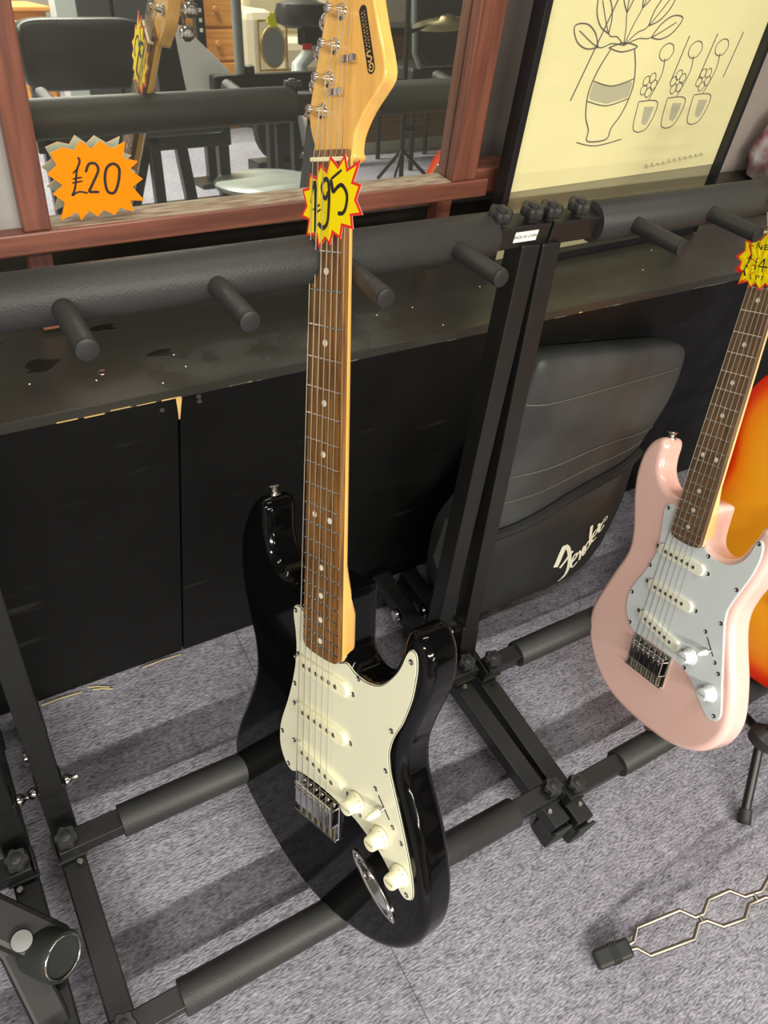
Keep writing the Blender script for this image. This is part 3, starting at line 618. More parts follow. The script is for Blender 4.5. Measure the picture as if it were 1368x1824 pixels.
# ================================================================== PRICE STARS
def star_tag(name, label, M, outline, ink, face_mat, border, inkw, fnw=None, thick=0.0008, border_in=0.0021):
    e = empty(name, M=M); setp(e, label, 'price tag')
    fnw = fnw or (lambda a, b, c: (a, b, c))
    cx = sum(p[0] for p in outline)/len(outline); cy = sum(p[1] for p in outline)/len(outline)
    rad = MB(); n = len(outline)
    def fan(poly, w0, w1):
        mb = MB(); vs = []; fs = []
        K = 6
        for w in (w0, w1):
            vs.append(fnw(cx, cy, w))
            for k in range(1, K+1):
                for (a, b) in poly: vs.append(fnw(cx+(a-cx)*k/K, cy+(b-cy)*k/K, w))
        S = 1+K*n
        for q in (0, 1):
            for i in range(n):
                j = (i+1) % n; fs.append((q*S, q*S+1+i, q*S+1+j))
                for k in range(K-1): a = q*S+1+k*n; fs.append((a+i, a+n+i, a+n+j, a+j))
        for i in range(n):
            j = (i+1) % n; a = 1+(K-1)*n; fs.append((a+i, a+j, S+a+j, S+a+i))
        return mb.add(vs, fs)
    if border:
        obj('card_border', fan(outline, thick, 0), border, e, 0)
        # inner face follows the star with an even red margin
        inner = []
        sg = 1 if area2(outline) > 0 else -1
        for i in range(n):
            a = Vector(outline[i-1]); b = Vector(outline[i]); c = Vector(outline[(i+1) % n])
            e1 = (b-a).normalized(); e2 = (c-b).normalized(); n1 = Vector((-e1.y, e1.x))*sg; n2 = Vector((-e2.y, e2.x))*sg
            bis = n1+n2; bl = bis.length; bis = bis/bl if bl > 1e-6 else n1
            dist = border_in/max(0.35, bis.dot(n1)); q = b+bis*dist; inner.append((q.x, q.y))
        obj('card_face', fan(inner, -0.00005, -0.00025), face_mat, e, 0)
    else:
        obj('card', fan(outline, thick, 0), face_mat, e, 0)
    obj('card_back', fan(outline, thick+0.0003, thick+0.00001), CARD, e, 0)
    g = MB()
    for st in ink:
        if len(st[0]) > 2 and not st[2]:
            for p, q in zip(st[0][:-1], st[0][1:]):
                p, q = Vector(p), Vector(q); dd = (q-p).normalized()*st[1]*0.3
                g.ribbon([tuple((p-dd).lerp(q+dd, t/4)) for t in range(5)], st[1], fnw, -0.00045, False)
            continue
        ln = spline(st[0], 5, False) if len(st[0]) > 2 and st[2] else st[0]
        if len(ln) == 2:
            p, q = Vector(ln[0]), Vector(ln[1]); ln = [tuple(p.lerp(q, t/4)) for t in range(5)]
        g.ribbon(ln, st[1], fnw, -0.00045)
    obj('handwriting', g, INK, e, 0)
    return e
T95 = mm([(639.2, -23.3), (636.0, -14.5), (646.2, -8.9), (640.8, 1.5), (651.7, 6.8), (644.1, 17.0), (653.0, 25.3), (641.8, 28.7), (648.0, 43.8), (632.3, 36.2), (630.2, 45.4), (618.9, 40.0), (607.7, 48.3), (606.5, 35.2), (596.7, 37.1), (598.5, 23.9), (588.4, 21.7), (592.6, 11.8), (583.1, 8.6), (587.4, 0.7), (579.3, -9.7), (590.1, -12.8), (588.5, -27.3), (601.6, -24.3), (604.6, -35.0), (613.3, -27.7), (626.3, -33.2), (627.7, -24.7)])
I95 = [([(615.7, -20.9), (633.2, -16.0)], 1.6, 0), ([(633.2, -15.8), (623.7, -14.3), (609.8, -14.0), (592.0, -14.0)], 3.8, 1), ([(610.2, -17.6), (614.6, -8.2)], 1.5, 0), ([(606.5, -15.5), (611.4, -6.5)], 1.5, 0),
       ([(624.5, 5.4), (619.7, 1.4), (621.5, -3.3), (628.3, -5.8), (633.2, -2.8), (634.1, 2.5), (630.5, 5.6), (621.6, 6.6), (610.3, 6.2), (600.1, 4.2), (596.1, -3.4), (599.7, -10.2)], 3.8, 1),
       ([(641.0, 22.2), (634.1, 8.5)], 2.2, 0), ([(634.1, 8.5), (623.9, 11.8)], 3.8, 0), ([(623.9, 11.8), (628.4, 17.6), (629.7, 22.7), (625.3, 27.9), (619.6, 29.6), (612.1, 27.8), (608.4, 24.2), (608.3, 18.3)], 3.2, 1)]
sink = lambda L: [([(a/1000, b/1000) for a, b in s[0]], s[1]/1000, s[2]) for s in L]
def w95(a, b, c):   # slipped under the three bass strings, lying over the treble ones
    t = max(0, min(1, (b+0.006)/0.012)); return (a, b, c-0.0012-0.0026*t-0.010*max(0, b-0.006)*0.35)
MG1 = frame(AX1, (0.239, 0.249, 0.224)); MG2 = frame(AX2, (0.775, 0.239, 0.186))
star_tag('price_star', 'yellow and red price star reading £95 on the black guitar neck', MG1, T95, sink(I95), YELLOW, RED, 0.002, w95)
T14 = mm([(515.6, -34.4), (528.8, -34.4), (531.5, -46.0), (542.0, -38.9), (548.4, -49.3), (556.1, -38.7), (569.2, -42.8), (566.5, -31.0), (574, -27.5), (570.5, -19.0), (581, -11), (574, -2), (582, 8), (571, 13), (575, 27), (563, 26), (560, 38), (549, 32), (541, 41), (534, 31), (523, 34), (524, 22), (513, 20), (519.9, 5.7), (512.1, 0.4), (519.2, -7.8), (513.2, -14.0), (520.1, -21.0)])
I14 = [([(559.8, -21.7), (566.5, -21.8), (559.0, -14.2), (566.0, -14.6)], 1.2, 0), ([(564.8, -5.6), (564.5, -10.6), (559.5, -8.7), (559.9, -3.9)], 1.1, 0), ([(562.0, -9.7), (562.4, -5.1)], 1.0, 0),
       ([(546.2, -30.5), (549.5, -27.0)], 1.2, 0), ([(556.3, -24.6), (539.7, -28.0), (535.1, -30.0), (526.9, -34.3)], 1.5, 1), ([(539.3, -32.2), (537.2, -23.9)], 1.2, 0), ([(533.6, -30.6), (526.5, -26)], 2.4, 0),
       ([(549.4, -16.4), (532.4, -14.7)], 1.6, 0), ([(533.5, -3.7), (549.0, -4.9), (539.5, -10.8), (539.6, 2.5)], 1.4, 0), ([(528.2, -18.0), (524.0, -17.0), (524.4, -13.5)], 1.1, 0), ([(528.1, -14.3), (528.9, -7.3)], 1.1, 0), ([(528.6, -10.2), (523.5, -8.3)], 1.1, 0),
       ([(528.5, -6.0), (524.0, -4.2), (525.4, 0.0), (528.3, 0.1), (528.5, -6.0)], 1.1, 0)]
star_tag('price_star', 'yellow and red price star reading £14 LTD on the pink guitar neck', MG2, T14, sink(I14), YELLOW, RED, 0.002, lambda a, b, c: (a, b, c-0.0040-0.0005*math.sin(b*600)), border_in=0.0016)

# ================================================================== MIRROR
MS = Vector((0.9997, 0.025, 0)); MN = Vector((0.0247, -0.9896, 0.1415)); MT = Vector((-0.0035, 0.1415, 0.9899)); MO = Vector((-0.0197, 0.7887, 0.9772))
MM = frame((MS, MN, MT), MO)         # local x along, y out of the glass, z up
BASE = -0.4445
e = empty('dresser_mirror', M=MM); setp(e, 'mahogany framed dresser mirror leaning on the ledge', 'mirror')
mb = lambda a0, a1, y0, y1, z0, z1: MB().box(((a0+a1)/2, (y0+y1)/2, (z0+z1)/2), (a1-a0, y1-y0, z1-z0))
TOPZ = -0.06
GL = bpy.data.materials.new('mirror glass'); GL.use_nodes = True
b = GL.node_tree.nodes['Principled BSDF']; b.inputs['Base Color'].default_value = (0.88, 0.90, 0.84, 1); b.inputs['Metallic'].default_value = 1.0; b.inputs['Roughness'].default_value = 0.012
nt = GL.node_tree; df = nt.nodes.new('ShaderNodeBsdfDiffuse'); df.inputs[0].default_value = (0.55, 0.55, 0.48, 1); ms = nt.nodes.new('ShaderNodeMixShader'); ms.inputs[0].default_value = 0.04
nt.links.new(b.outputs[0], ms.inputs[1]); nt.links.new(df.outputs[0], ms.inputs[2]); nt.links.new(ms.outputs[0], nt.nodes['Material Output'].inputs[0])
obj('glass', mb(0.135, 0.660, -0.004, 0.0, -0.350, TOPZ), GL, e, 0)
obj('stile', mb(0.1285, 0.1535, 0.001, 0.017, -0.335, TOPZ+0.02), MAHOGV, e, 0, bevel=0.002)
obj('stile', mb(0.632, 0.669, 0.001, 0.017, -0.335, TOPZ+0.02), MAHOGV, e, 0, bevel=0.002)
obj('bottom_rail', mb(0.04, 0.69, 0.001, 0.018, -0.3575, -0.3355), MAHOG, e, 0, bevel=0.002)
obj('rail_ledge', mb(0.1535, 0.632, 0.0, 0.0155, -0.3356, -0.3345), DUST, e, 0)
obj('top_rail', mb(0.06, 0.69, 0.001, 0.017, TOPZ, TOPZ+0.025), MAHOG, e, 0, bevel=0.002)
obj('stile', mb(0.07, 0.095, 0.001, 0.017, -0.335, TOPZ+0.02), MAHOGV, e, 0, bevel=0.002)
obj('side_glass', mb(0.09, 0.132, -0.004, 0.0, -0.345, TOPZ), mat('pale backing', rgb(150, 146, 142), 0.5), e, 0)
obj('back_board', mb(0.07, 0.665, -0.012, -0.0045, -0.352, TOPZ+0.01), MAHOGV, e, 0)
obj('base_shelf', mb(0.662, 0.735, -0.03, 0.010, -0.357, -0.325), MAHOG, e, 0, bevel=0.002)
for x in (0.129, 0.620):
    obj('leg', mb(x, x+0.022, -0.010, 0.010, BASE+0.002, -0.3575), MAHOGV, e, 0, bevel=0.001)
T20 = mm([(165, -268), (177, -264), (187, -267), (193, -259), (203, -267), (211, -260.5), (222, -268), (235, -263), (231, -277), (245, -281.5), (236, -288), (248, -298), (237, -304.5), (247.5, -319), (233, -317), (235.5, -328.5), (222, -323), (216, -329.5), (206, -323.5), (199, -329), (192, -322.5), (183, -331), (180.5, -322.5), (164, -329), (170.5, -312.5), (161, -304), (171.5, -297), (159, -286), (169, -279)])
I20 = [([(178, -307), (182, -300), (186, -285), (190, -277), (189, -273)], 2.0, 1), ([(182, -287), (187, -283)], 1.5, 0), ([(181, -292), (190, -291)], 1.5, 0), ([(180, -295.5), (190, -294.5)], 1.5, 0), ([(178, -307), (185, -304), (193, -306)], 1.7, 1),
       ([(194, -287), (198, -280), (204, -280), (206, -286), (200, -296), (194, -305)], 2.5, 1), ([(194, -305), (204, -306)], 2.5, 0), ([(220, -281), (214, -285), (211, -295), (212, -306), (218, -308), (223, -300), (226, -288), (224, -283), (220, -281)], 2.7, 1)]
star_tag('price_star', 'orange price star reading £20 tucked in the mirror frame', frame((MS, MT, -MN), MO+MN*0.0085), T20, sink(I20), ORANGE, None, 0.0015, lambda a, b, c: (a, b, c-0.004*max(0, min(1, (-0.262-b)/0.066))), thick=0.001)

# ================================================================== FRAMED PRINT (generic pencil sketch in place of the drawing)
PS = Vector((0.9993, 0.037, 0)); PN = Vector((0.0367, -0.9917, 0.1235)); PTT = Vector((-0.0046, 0.1234, 0.9923)); P0 = Vector((0.75, 0.70, 0.5385))
e = empty('framed_print', M=frame((PS, PN, PTT), P0)); setp(e, 'tall cream print with pencil sketch in thin black frame leaning behind rack', 'picture')
pb = mb
PAPER = mat('cream paper', rgb(224, 216, 164), 0.8, var=0.05, vscale=5, spec=0.2)
REFLGREY = mat('grey mount', rgb(150, 144, 112), 0.6)
FRB = mat('black frame', rgb(22, 23, 26), 0.4)
PENCIL = mat('pencil', rgb(96, 92, 84), 0.8)
PENCIL2 = mat('pencil wash', rgb(176, 172, 144), 0.8)
PH = 0.385; pL, pR = -0.066, 0.348
obj('backing', pb(pL-0.004, pR+0.004, -0.016, -0.012, 0.008, PH), FRB, e, 0)
obj('painted_reflection', pb(pL, pR, -0.012, -0.010, 0.010, PH-0.004), REFLGREY, e, 0)  # grey band below the sheet paints the bar's reflection in the glass
sheet = obj('sheet', pb(pL+0.001, pR-0.001, -0.010, -0.009, 0.102, PH-0.006), PAPER, e, 0)
for (a, b_, z0, z1) in ((pL-0.010, pL, 0, PH), (pR, pR+0.008, 0, PH), (pL-0.010, pR+0.008, 0, 0.010), (pL-0.010, pR+0.008, PH-0.01, PH)):
    obj('frame_bar', pb(a, b_, -0.018, 0.003, z0, z1), FRB, e, 0, bevel=0.0008)
PGL = bpy.data.materials.new('picture glass'); PGL.use_nodes = True
nt = PGL.node_tree; nt.nodes.remove(nt.nodes['Principled BSDF']); mo = nt.nodes['Material Output']
tr_ = nt.nodes.new('ShaderNodeBsdfTransparent'); gl_ = nt.nodes.new('ShaderNodeBsdfGlossy'); gl_.inputs['Roughness'].default_value = 0.03
lw_ = nt.nodes.new('ShaderNodeLayerWeight'); lw_.inputs[0].default_value = 0.5; mx_ = nt.nodes.new('ShaderNodeMixShader')
pw_ = nt.nodes.new('ShaderNodeMath'); pw_.operation = 'POWER'; pw_.inputs[1].default_value = 4.0; nt.links.new(lw_.outputs['Facing'], pw_.inputs[0])
fr_ = nt.nodes.new('ShaderNodeMath'); fr_.operation = 'MULTIPLY_ADD'; fr_.inputs[1].default_value = 0.6; fr_.inputs[2].default_value = 0.035; nt.links.new(pw_.outputs[0], fr_.inputs[0])
nt.links.new(fr_.outputs[0], mx_.inputs[0]); nt.links.new(tr_.outputs[0], mx_.inputs[1]); nt.links.new(gl_.outputs[0], mx_.inputs[2]); nt.links.new(mx_.outputs[0], mo.inputs[0])
obj('glazing', MB().add([(pL, -0.003, 0.01), (pR, -0.003, 0.01), (pR, -0.003, PH-0.01), (pL, -0.003, PH-0.01)], [(0, 1, 2, 3)]), PGL, e, 0)
sk = MB(); wash = MB(); sfn = lambda a, b, c: (a, -0.0086, b)
def stroke(p, w=0.0016, sp=True): sk.ribbon(spline(p, 6, False) if sp and len(p) > 2 else p, w, sfn)
# a big leafy plant in a tall vase with a leaning cane, and three small potted flowers
stroke([(0.010, 0.207), (0.047, 0.317)], 0.0024, False)
stroke([(0.056, 0.262), (0.044, 0.240), (0.038, 0.215), (0.044, 0.188), (0.056, 0.170), (0.060, 0.156), (0.094, 0.156), (0.098, 0.170), (0.110, 0.188), (0.116, 0.215), (0.110, 0.240), (0.098, 0.262)], 0.0018)
stroke([(0.052, 0.264), (0.077, 0.259), (0.102, 0.264), (0.077, 0.269), (0.052, 0.264)], 0.0016)
stroke([(0.041, 0.228), (0.077, 0.221), (0.114, 0.228)], 0.0014); stroke([(0.040, 0.205), (0.077, 0.198), (0.115, 0.205)], 0.0014)
stroke([(0.040, 0.156), (0.077, 0.149), (0.125, 0.154)], 0.0014)
for (lx, lz, an) in ((0.030, 0.300, 2.2), (0.062, 0.326, 1.75), (0.098, 0.330, 1.3), (0.128, 0.306, 0.85), (0.010, 0.276, 2.7), (0.146, 0.284, 0.4)):
    ca, sa = math.cos(an), math.sin(an); L_f = [(-0.026, 0), (-0.010, 0.009), (0.010, 0.010), (0.026, 0), (0.010, -0.010), (-0.010, -0.009), (-0.026, 0)]
    stroke([(lx+q*ca-r_*sa, lz+q*sa+r_*ca) for q, r_ in L_f], 0.0016)
    stroke([(0.077, 0.266), ((0.077+lx-0.026*ca)/2, (0.272+lz-0.026*sa)/2), (lx-0.026*ca, lz-0.026*sa), (lx+0.016*ca, lz+0.016*sa)], 0.0013)
wash.prism(resample([(0.042, 0.226), (0.077, 0.220), (0.113, 0.226), (0.114, 0.207), (0.077, 0.200), (0.041, 0.207)], 24), 0, 0.0001, lambda a, b, c: (a, -0.00885-c, b))
for dx in (0.0, 0.055, 0.108):
    x = 0.150+dx; z = 0.165+dx*0.03
    stroke([(x-0.014, z+0.035), (x-0.008, z), (x+0.018, z), (x+0.024, z+0.032), (x-0.014, z+0.035)], 0.0013)
    for k in range(5):
        t = k*1.257+dx*9; c = (x-0.004+0.009*math.cos(t), z+0.054+0.009*math.sin(t))
        stroke([(c[0]+0.006*math.cos(q), c[1]+0.006*math.sin(q)) for q in (0, 1.2, 2.4, 3.6, 4.8, 6.2)], 0.0011)
    stroke([(x+0.004, z+0.036), (x+0.014, z+0.066), (x+0.010, z+0.085)], 0.0014)
    stroke([(x+0.010+0.013*math.cos(q), z+0.092+0.010*math.sin(q)) for q in (0, 0.9, 1.8, 2.7, 3.6, 4.5, 5.4, 6.28)], 0.0012)
    stroke([(x+0.036, z+0.055), (x+0.044, z+0.11)], 0.0022, False)
    wash.prism(resample([(x, z+0.028), (x+0.004, z+0.006), (x+0.016, z+0.004), (x+0.02, z+0.027)], 12), 0, 0.0001, lambda a, b, c: (a, -0.00885-c, b))
random.seed(2)
px = 0.19
for k in range(11):
    stroke([(px, 0.1095+0.0007*k), (px+0.003, 0.1145+0.0007*k+random.uniform(-0.001, 0.001)), (px+0.006, 0.1098+0.0007*k), (px+0.009, 0.1125+0.0007*k)], 0.0007); px += 0.0115
setp(obj('pencil_lines', sk, PENCIL, sheet, 0), kind='stuff'); setp(obj('pencil_wash', wash, PENCIL2, sheet, 0), kind='stuff')

# ================================================================== GIG BAG
al = math.atan2(0.085, 0.46)
BN = Vector((0, -math.cos(al), math.sin(al))); BT = Vector((0, math.sin(al), math.cos(al))); BO = Vector((0.77, 0.478, 0.004))
e = empty('gig_bag', M=frame((Vector((1, 0, 0)), BN, BT), BO)); setp(e, 'folded black nylon guitar bag with white script logo leaning on the ledge', 'bag')
def Bp(x, b): return (x/1000.0-0.77, b/1000.0+0.012)
bo = resample(spline([Bp(*p) for p in [(690, 480), (720, 479), (770, 472), (861, 461), (945, 450), (980, 444), (996, 430), (1001, 392), (996, 352), (975, 304), (962, 262), (964, 214), (966, 154), (956, 80), (942, 30), (904, -2), (843, -12), (754, -12), (670, -12), (628, -6), (618, 40), (608, 72), (594, 84), (586, 125), (586, 190), (594, 225), (616, 255), (648, 330), (670, 400), (684, 462)]], 6), 120)
CX, CZ = 0.02, 0.21
bpoly = [(Vector(p)-Vector((CX, CZ))) for p in bo]
def bag_h(x, z):
    v = Vector((x-CX, z-CZ)); r = v.length
    if r < 1e-6: s = 0
    else:
        ang = math.atan2(v.y, v.x); best = 1e9; R = 0.3
        for q in bpoly:
            dlt = abs((math.atan2(q.y, q.x)-ang+math.pi) % (2*math.pi)-math.pi)
            if dlt < best: best = dlt; R = q.length
        s = min(1, r/R)
    return 0.022*(1-s**4)**0.6+0.004*math.sin(z*38+x*6)*(1-s**2)+0.003*math.sin(x*30-z*12)*(1-s**2)
rings = [[(CX+q.x*0.99, -0.035, CZ+q.y*0.99) for q in bpoly], [(CX+q.x, -0.022, CZ+q.y) for q in bpoly]]
for s in (1.0, 0.985, 0.95, 0.88, 0.78, 0.66, 0.52, 0.38, 0.22, 0.08):
    rings.append([(CX+q.x*s, bag_h(CX+q.x*s, CZ+q.y*s), CZ+q.y*s) for q in bpoly])
obj('main_compartment', MB().rings(rings), BAGFAB, e, 60)
def bag_line(name, pts, r, material, lift=0.001, sq=None):
    L = [Bp(*p) for p in pts]; L = spline(L, 6, False) if len(L) > 2 else [tuple(Vector(L[0]).lerp(Vector(L[1]), k/10)) for k in range(11)]
    return obj(name, MB().tube([(x, bag_h(x, z)+lift, z) for x, z in L], r, 8), material, e)
PIPE = mat('seam piping', rgb(76, 76, 70), 0.5)
bag_line('seam_piping', [(665, 416), (695, 415), (788, 414), (880, 412), (976, 412)], 0.0012, PIPE)
bag_line('seam_piping', [(620, 300), (709, 299), (787, 303), (879, 312), (956, 315)], 0.0012, PIPE)
bag_line('seam_piping', [(600, 252), (701, 256), (818, 263), (944, 291)], 0.001, PIPE)
# pocket: a separate flap standing slightly proud, a near-black tube paints the shade in the slot above
pk = [Bp(*p) for p in [(600, 178), (697, 196), (804, 214), (895, 236), (950, 254), (955, 210), (957, 150), (946, 80), (928, 36), (895, 8), (840, 0), (754, 0), (670, 2), (640, 12), (630, 60), (616, 95), (606, 140)]]
pk = resample(spline(pk, 5), 90); pcx = sum(p[0] for p in pk)/90; pcz = sum(p[1] for p in pk)/90
def pk_h(x, z, s): return bag_h(x, z)+0.003+0.010*(1-s**3)
rings = []
for s in (1.0, 0.985, 0.94, 0.85, 0.7, 0.5, 0.3, 0.1):
    rings.append([(pcx+(x-pcx)*s, (bag_h(pcx+(x-pcx)*s, pcz+(z-pcz)*s)-0.002 if s == 1.0 else pk_h(pcx+(x-pcx)*s, pcz+(z-pcz)*s, s)), pcz+(z-pcz)*s) for (x, z) in pk])
pocket = obj('front_pocket', MB().rings(rings, cap0=False), BAGDARK, e, 60)
bag_line('slot_shade_strip', [(622, 194), (697, 207), (804, 225), (895, 247), (952, 264)], 0.009, SLOT_SHADE, 0.004)
def pocket_h(x, z):
    v = Vector((x-pcx, z-pcz)); r = v.length; ang = math.atan2(v.y, v.x); best = 9; R = .2
    for (a, b_) in pk:
        dlt = abs((math.atan2(b_-pcz, a-pcx)-ang+math.pi) % (2*math.pi)-math.pi)
        if dlt < best: best = dlt; R = Vector((a-pcx, b_-pcz)).length
    return pk_h(x, z, min(1, r/R))
lf = lambda a, b, c: (a, pocket_h(a, b)+0.0012, b)
FN = MB()
def fst(pts, w): FN.ribbon(spline([Bp(*p) for p in pts], 7, False), w, lf)
fst([(812, 77), (815, 90), (817, 103), (820, 124)], 0.011)
fst([(820, 123), (829, 114), (836, 100), (842, 82), (845, 62), (845, 42), (838, 27)], 0.0080)
fst([(823, 71), (831, 83), (837, 94), (843, 103)], 0.0058)
fst([(851, 74), (857, 83), (857, 91), (851, 90), (849, 78), (852, 63), (859, 60), (865, 68)], 0.0045)
fst([(860, 96), (866, 86), (870, 69)], 0.0050)
fst([(869, 72), (869, 90), (868, 104)], 0.0045); fst([(868, 104), (872, 93), (876, 78), (880, 85)], 0.0045)
fst([(883, 104), (876, 112), (874, 100), (879, 88), (885, 96)], 0.0045); fst([(863, 156), (872, 130), (880, 112), (886, 97)], 0.0062)
fst([(885, 117), (889, 128), (885, 138), (880, 130), (883, 114), (890, 104), (896, 112)], 0.0045)
fst([(881, 153), (887, 141), (894, 127)], 0.0055); fst([(887, 146), (891, 149), (893, 138), (898, 123), (903, 131), (902, 139)], 0.0040)
fst([(894, 162), (899, 161), (902, 156), (901, 150), (896, 149), (892, 153), (891, 158), (894, 162)], 0.0016); fst([(895, 158), (896, 152), (899, 157)], 0.0012)
lo = obj('script_logo', FN, LOGOW, pocket, 0); lo['label'] = 'white script logo with registered mark'
obj('carry_strap', MB().tube([(-0.14, 0.030, 0.09), (-0.175, 0.022, 0.13), (-0.198, 0.012, 0.20), (-0.190, 0.012, 0.255), (-0.150, 0.020, 0.275)], 0, square=(0.026, 0.004), up=(0, 1, 0)), BAGFAB, e, 40)

# ================================================================== SUNBURST ACOUSTIC BEHIND THE PINK GUITAR
BM = bpy.data.materials.new('cherry sunburst'); BM.use_nodes = True; nt = BM.node_tree; N = nt.nodes
bb = N['Principled BSDF']; bb.inputs['Roughness'].default_value = 0.2; bb.inputs['Coat Weight'].default_value = 0.8
at = N.new('ShaderNodeAttribute'); at.attribute_name = 'burst'
rp = N.new('ShaderNodeValToRGB'); nt.links.new(at.outputs['Fac'], rp.inputs[0]); nt.links.new(rp.outputs[0], bb.inputs['Base Color'])
cr = rp.color_ramp; cr.elements[0].position = 0.0; cr.elements[0].color = rgb(196, 24, 4); cr.elements[1].position = 1.0; cr.elements[1].color = rgb(244, 168, 30)
for pz, cl in ((0.22, rgb(226, 60, 4)), (0.5, rgb(244, 130, 8))): k = cr.elements.new(pz); k.color = cl
AX3 = ((0.19, 0.36, 0.913), (-0.02, -0.929, 0.369), (0.9815, -0.088, -0.17))
def norm_axes(A):
    u = Vector(A[0]).normalized(); v = Vector(A[1]); v = (v-u*v.dot(u)).normalized(); return (u, v, u.cross(v))
AX3 = norm_axes(AX3)
e = empty('acoustic_guitar', M=frame(AX3, Vector((1.022, 0.288, 0.280))+AX3[1]*0.046+AX3[0]*0.012)); setp(e, 'orange and red sunburst guitar standing beyond the pink guitar', 'guitar')
half = [(u_, v_*1.18) for (u_, v_) in [(262, 0), (262, -40), (250, -85), (222, -120), (185, -138), (145, -140), (105, -134), (70, -132), (35, -138), (-10, -154), (-60, -178), (-110, -192), (-155, -186), (-195, -155), (-218, -105), (-228, -50), (-230, 0)]]
ac = resample(spline(mm(half+[(u, -v) for (u, v) in half[-2:0:-1]]), 6), 120)
def acoustic_shell(name, w0, w1, mt, par, dome):
    R = [[(u, v, w1) for u, v in ac], [(u, v, w0+0.003) for u, v in ac], [(u*0.995, v*0.985, w0) for u, v in ac]]
    for s in (0.93, 0.86, 0.78, 0.68, 0.55, 0.4, 0.2, 0.05): R.append([(u*s, v*s, w0-dome*(1-s)) for u, v in ac])
    o = obj(name, MB().rings(R), mt, par, 40)
    at = o.data.attributes.new('burst', 'FLOAT', 'POINT')
    lev = [0.0, 0.0, 0.02, 0.22, 0.5, 0.75, 0.9, 1, 1, 1, 1]
    for i in range(len(o.data.vertices)): at.data[i].value = lev[min(len(lev)-1, i//len(ac))]
    return o
bd = acoustic_shell('body', 0.0, 0.095, BM, e, 0.003)
obj('bridge', MB().box((-0.085, 0.045, -0.006), (0.03, 0.09, 0.010)), DARKROSE, e, 0, bevel=0.002)
obj('neck', MB().rings([[(u, h*math.sin(t), 0.004+0.017*abs(math.cos(t))) for t in [-math.pi/2+math.pi*k/10 for k in range(11)]] for u, h in ((0.255, 0.028), (0.58, 0.0215))]), MAPLE, e, 40)
obj('fretboard', MB().prism([(0.155, -0.028), (0.155, 0.028), (0.58, 0.0215), (0.58, -0.0215)], -0.006, 0.004), DARKROSE, e, 0)
obj('headstock', MB().prism([(0.58, -0.022), (0.60, -0.034), (0.75, -0.036), (0.76, 0), (0.75, 0.036), (0.60, 0.034), (0.58, 0.022)], 0.003, 0.018), MAPLE, e, 0, bevel=0.002)
for k in range(6):
    v = -0.024+k*0.0096
    obj('string', MB().tube([(-0.085, v, -0.012), (0.58, v*0.7, -0.008), (0.61+0.05*(k % 3), math.copysign(0.024, v), -0.002)], 0.0005, 5), STRING, e)

# ================================================================== WIRE STAND LEG (lower right)
STEELW = mat('bright steel wire', (0.22, 0.20, 0.17, 1), 0.4, metal=1.0)
e = empty('wire_stand', (0.60, -0.05, 0)); setp(e, 'bent steel wire stand leg with black rubber foot on the carpet', 'stand')
def W(x, y, z): return (x-0.60, y+0.05, z)
dx = Vector((0.953, -0.19, 0.235)).normalized(); sd = Vector((0.18, 0.98, 0)).normalized(); o0 = Vector((0.572, -0.044, 0.026))
def wp(l, s): p = o0+dx*l+sd*s; return W(p.x, p.y, p.z)
prof = [(0, 0.003), (0.010, 0.004), (0.022, 0.017), (0.085, 0.018), (0.100, 0.004), (0.112, 0.004), (0.128, 0.017), (0.160, 0.018), (0.175, 0.005), (0.20, 0.004), (0.22, 0.016), (0.28, 0.017), (0.295, 0.004), (0.33, 0.004)]
for s in (-1, 1):
    obj('wire', MB().tube([wp(l, s*q) for l, q in prof], 0.0029, 8), STEELW, e)
for l in (0.106, 0.188, 0.315): obj('wire_tie', MB().tube([wp(l, -0.0045), wp(l, 0.0045)], 0.0030, 8), STEELW, e)
ft = Vector((0.572, -0.044, 0.026)); f0 = ft-dx*0.006; f1 = ft-dx*0.046-Vector((0, 0, 0.003))
foot = obj('rubber_foot', MB().tube([W(*(ft+dx*0.002)), W(*f0), W(*ft.lerp(f1, 0.55)), W(*f1)], 0, square=(0.024, 0.020)), RUBBER, e, 0, bevel=0.004)
for k in (0.36, 0.44, 0.52): 
    p = ft.lerp(f1, k); obj('foot_rib', MB().tube([W(*(p-dx*0.0012)), W(*(p+dx*0.0012))], 0, square=(0.026, 0.022)), RUBBER, foot, 0, bevel=0.0008)
obj('upright_tube', MB().tube([wp(0.30, 0), wp(0.37, 0), W(0.93, -0.13, 0.35), W(0.95, -0.13, 0.55)], 0.006, 10), STEEL_BLACK, e)
# black tripod stand at the right edge
e = empty('tripod_stand', (0.94, 0.10, 0)); setp(e, 'black tripod stand with rubber feet cut off by the right edge', 'stand')
def W2(x, y, z): return (x-0.94, y-0.10, z)
obj('hub', MB().lathe([(0.010, -0.012), (0.022, -0.006), (0.024, 0.010), (0.012, 0.022)], W2(0.93, 0.075, 0.085), (0.3, 0.1, 1), 14), KNOBP, e)
lg = obj('leg', MB().tube([W2(0.92, 0.07, 0.08), W2(0.868, 0.005, 0.012)], 0.007, 10), STEEL_BLACK, e); obj('rubber_tip', MB().tube([W2(0.874, 0.012, 0.019), W2(0.862, -0.003, 0.008)], 0.0095, 10), RUBBER, lg)
lg = obj('leg', MB().tube([W2(0.94, 0.07, 0.08), W2(1.08, 0.02, 0.012)], 0.007, 10), STEEL_BLACK, e); obj('rubber_tip', MB().tube([W2(1.07, 0.022, 0.016), W2(1.09, 0.018, 0.008)], 0.0095, 10), RUBBER, lg)
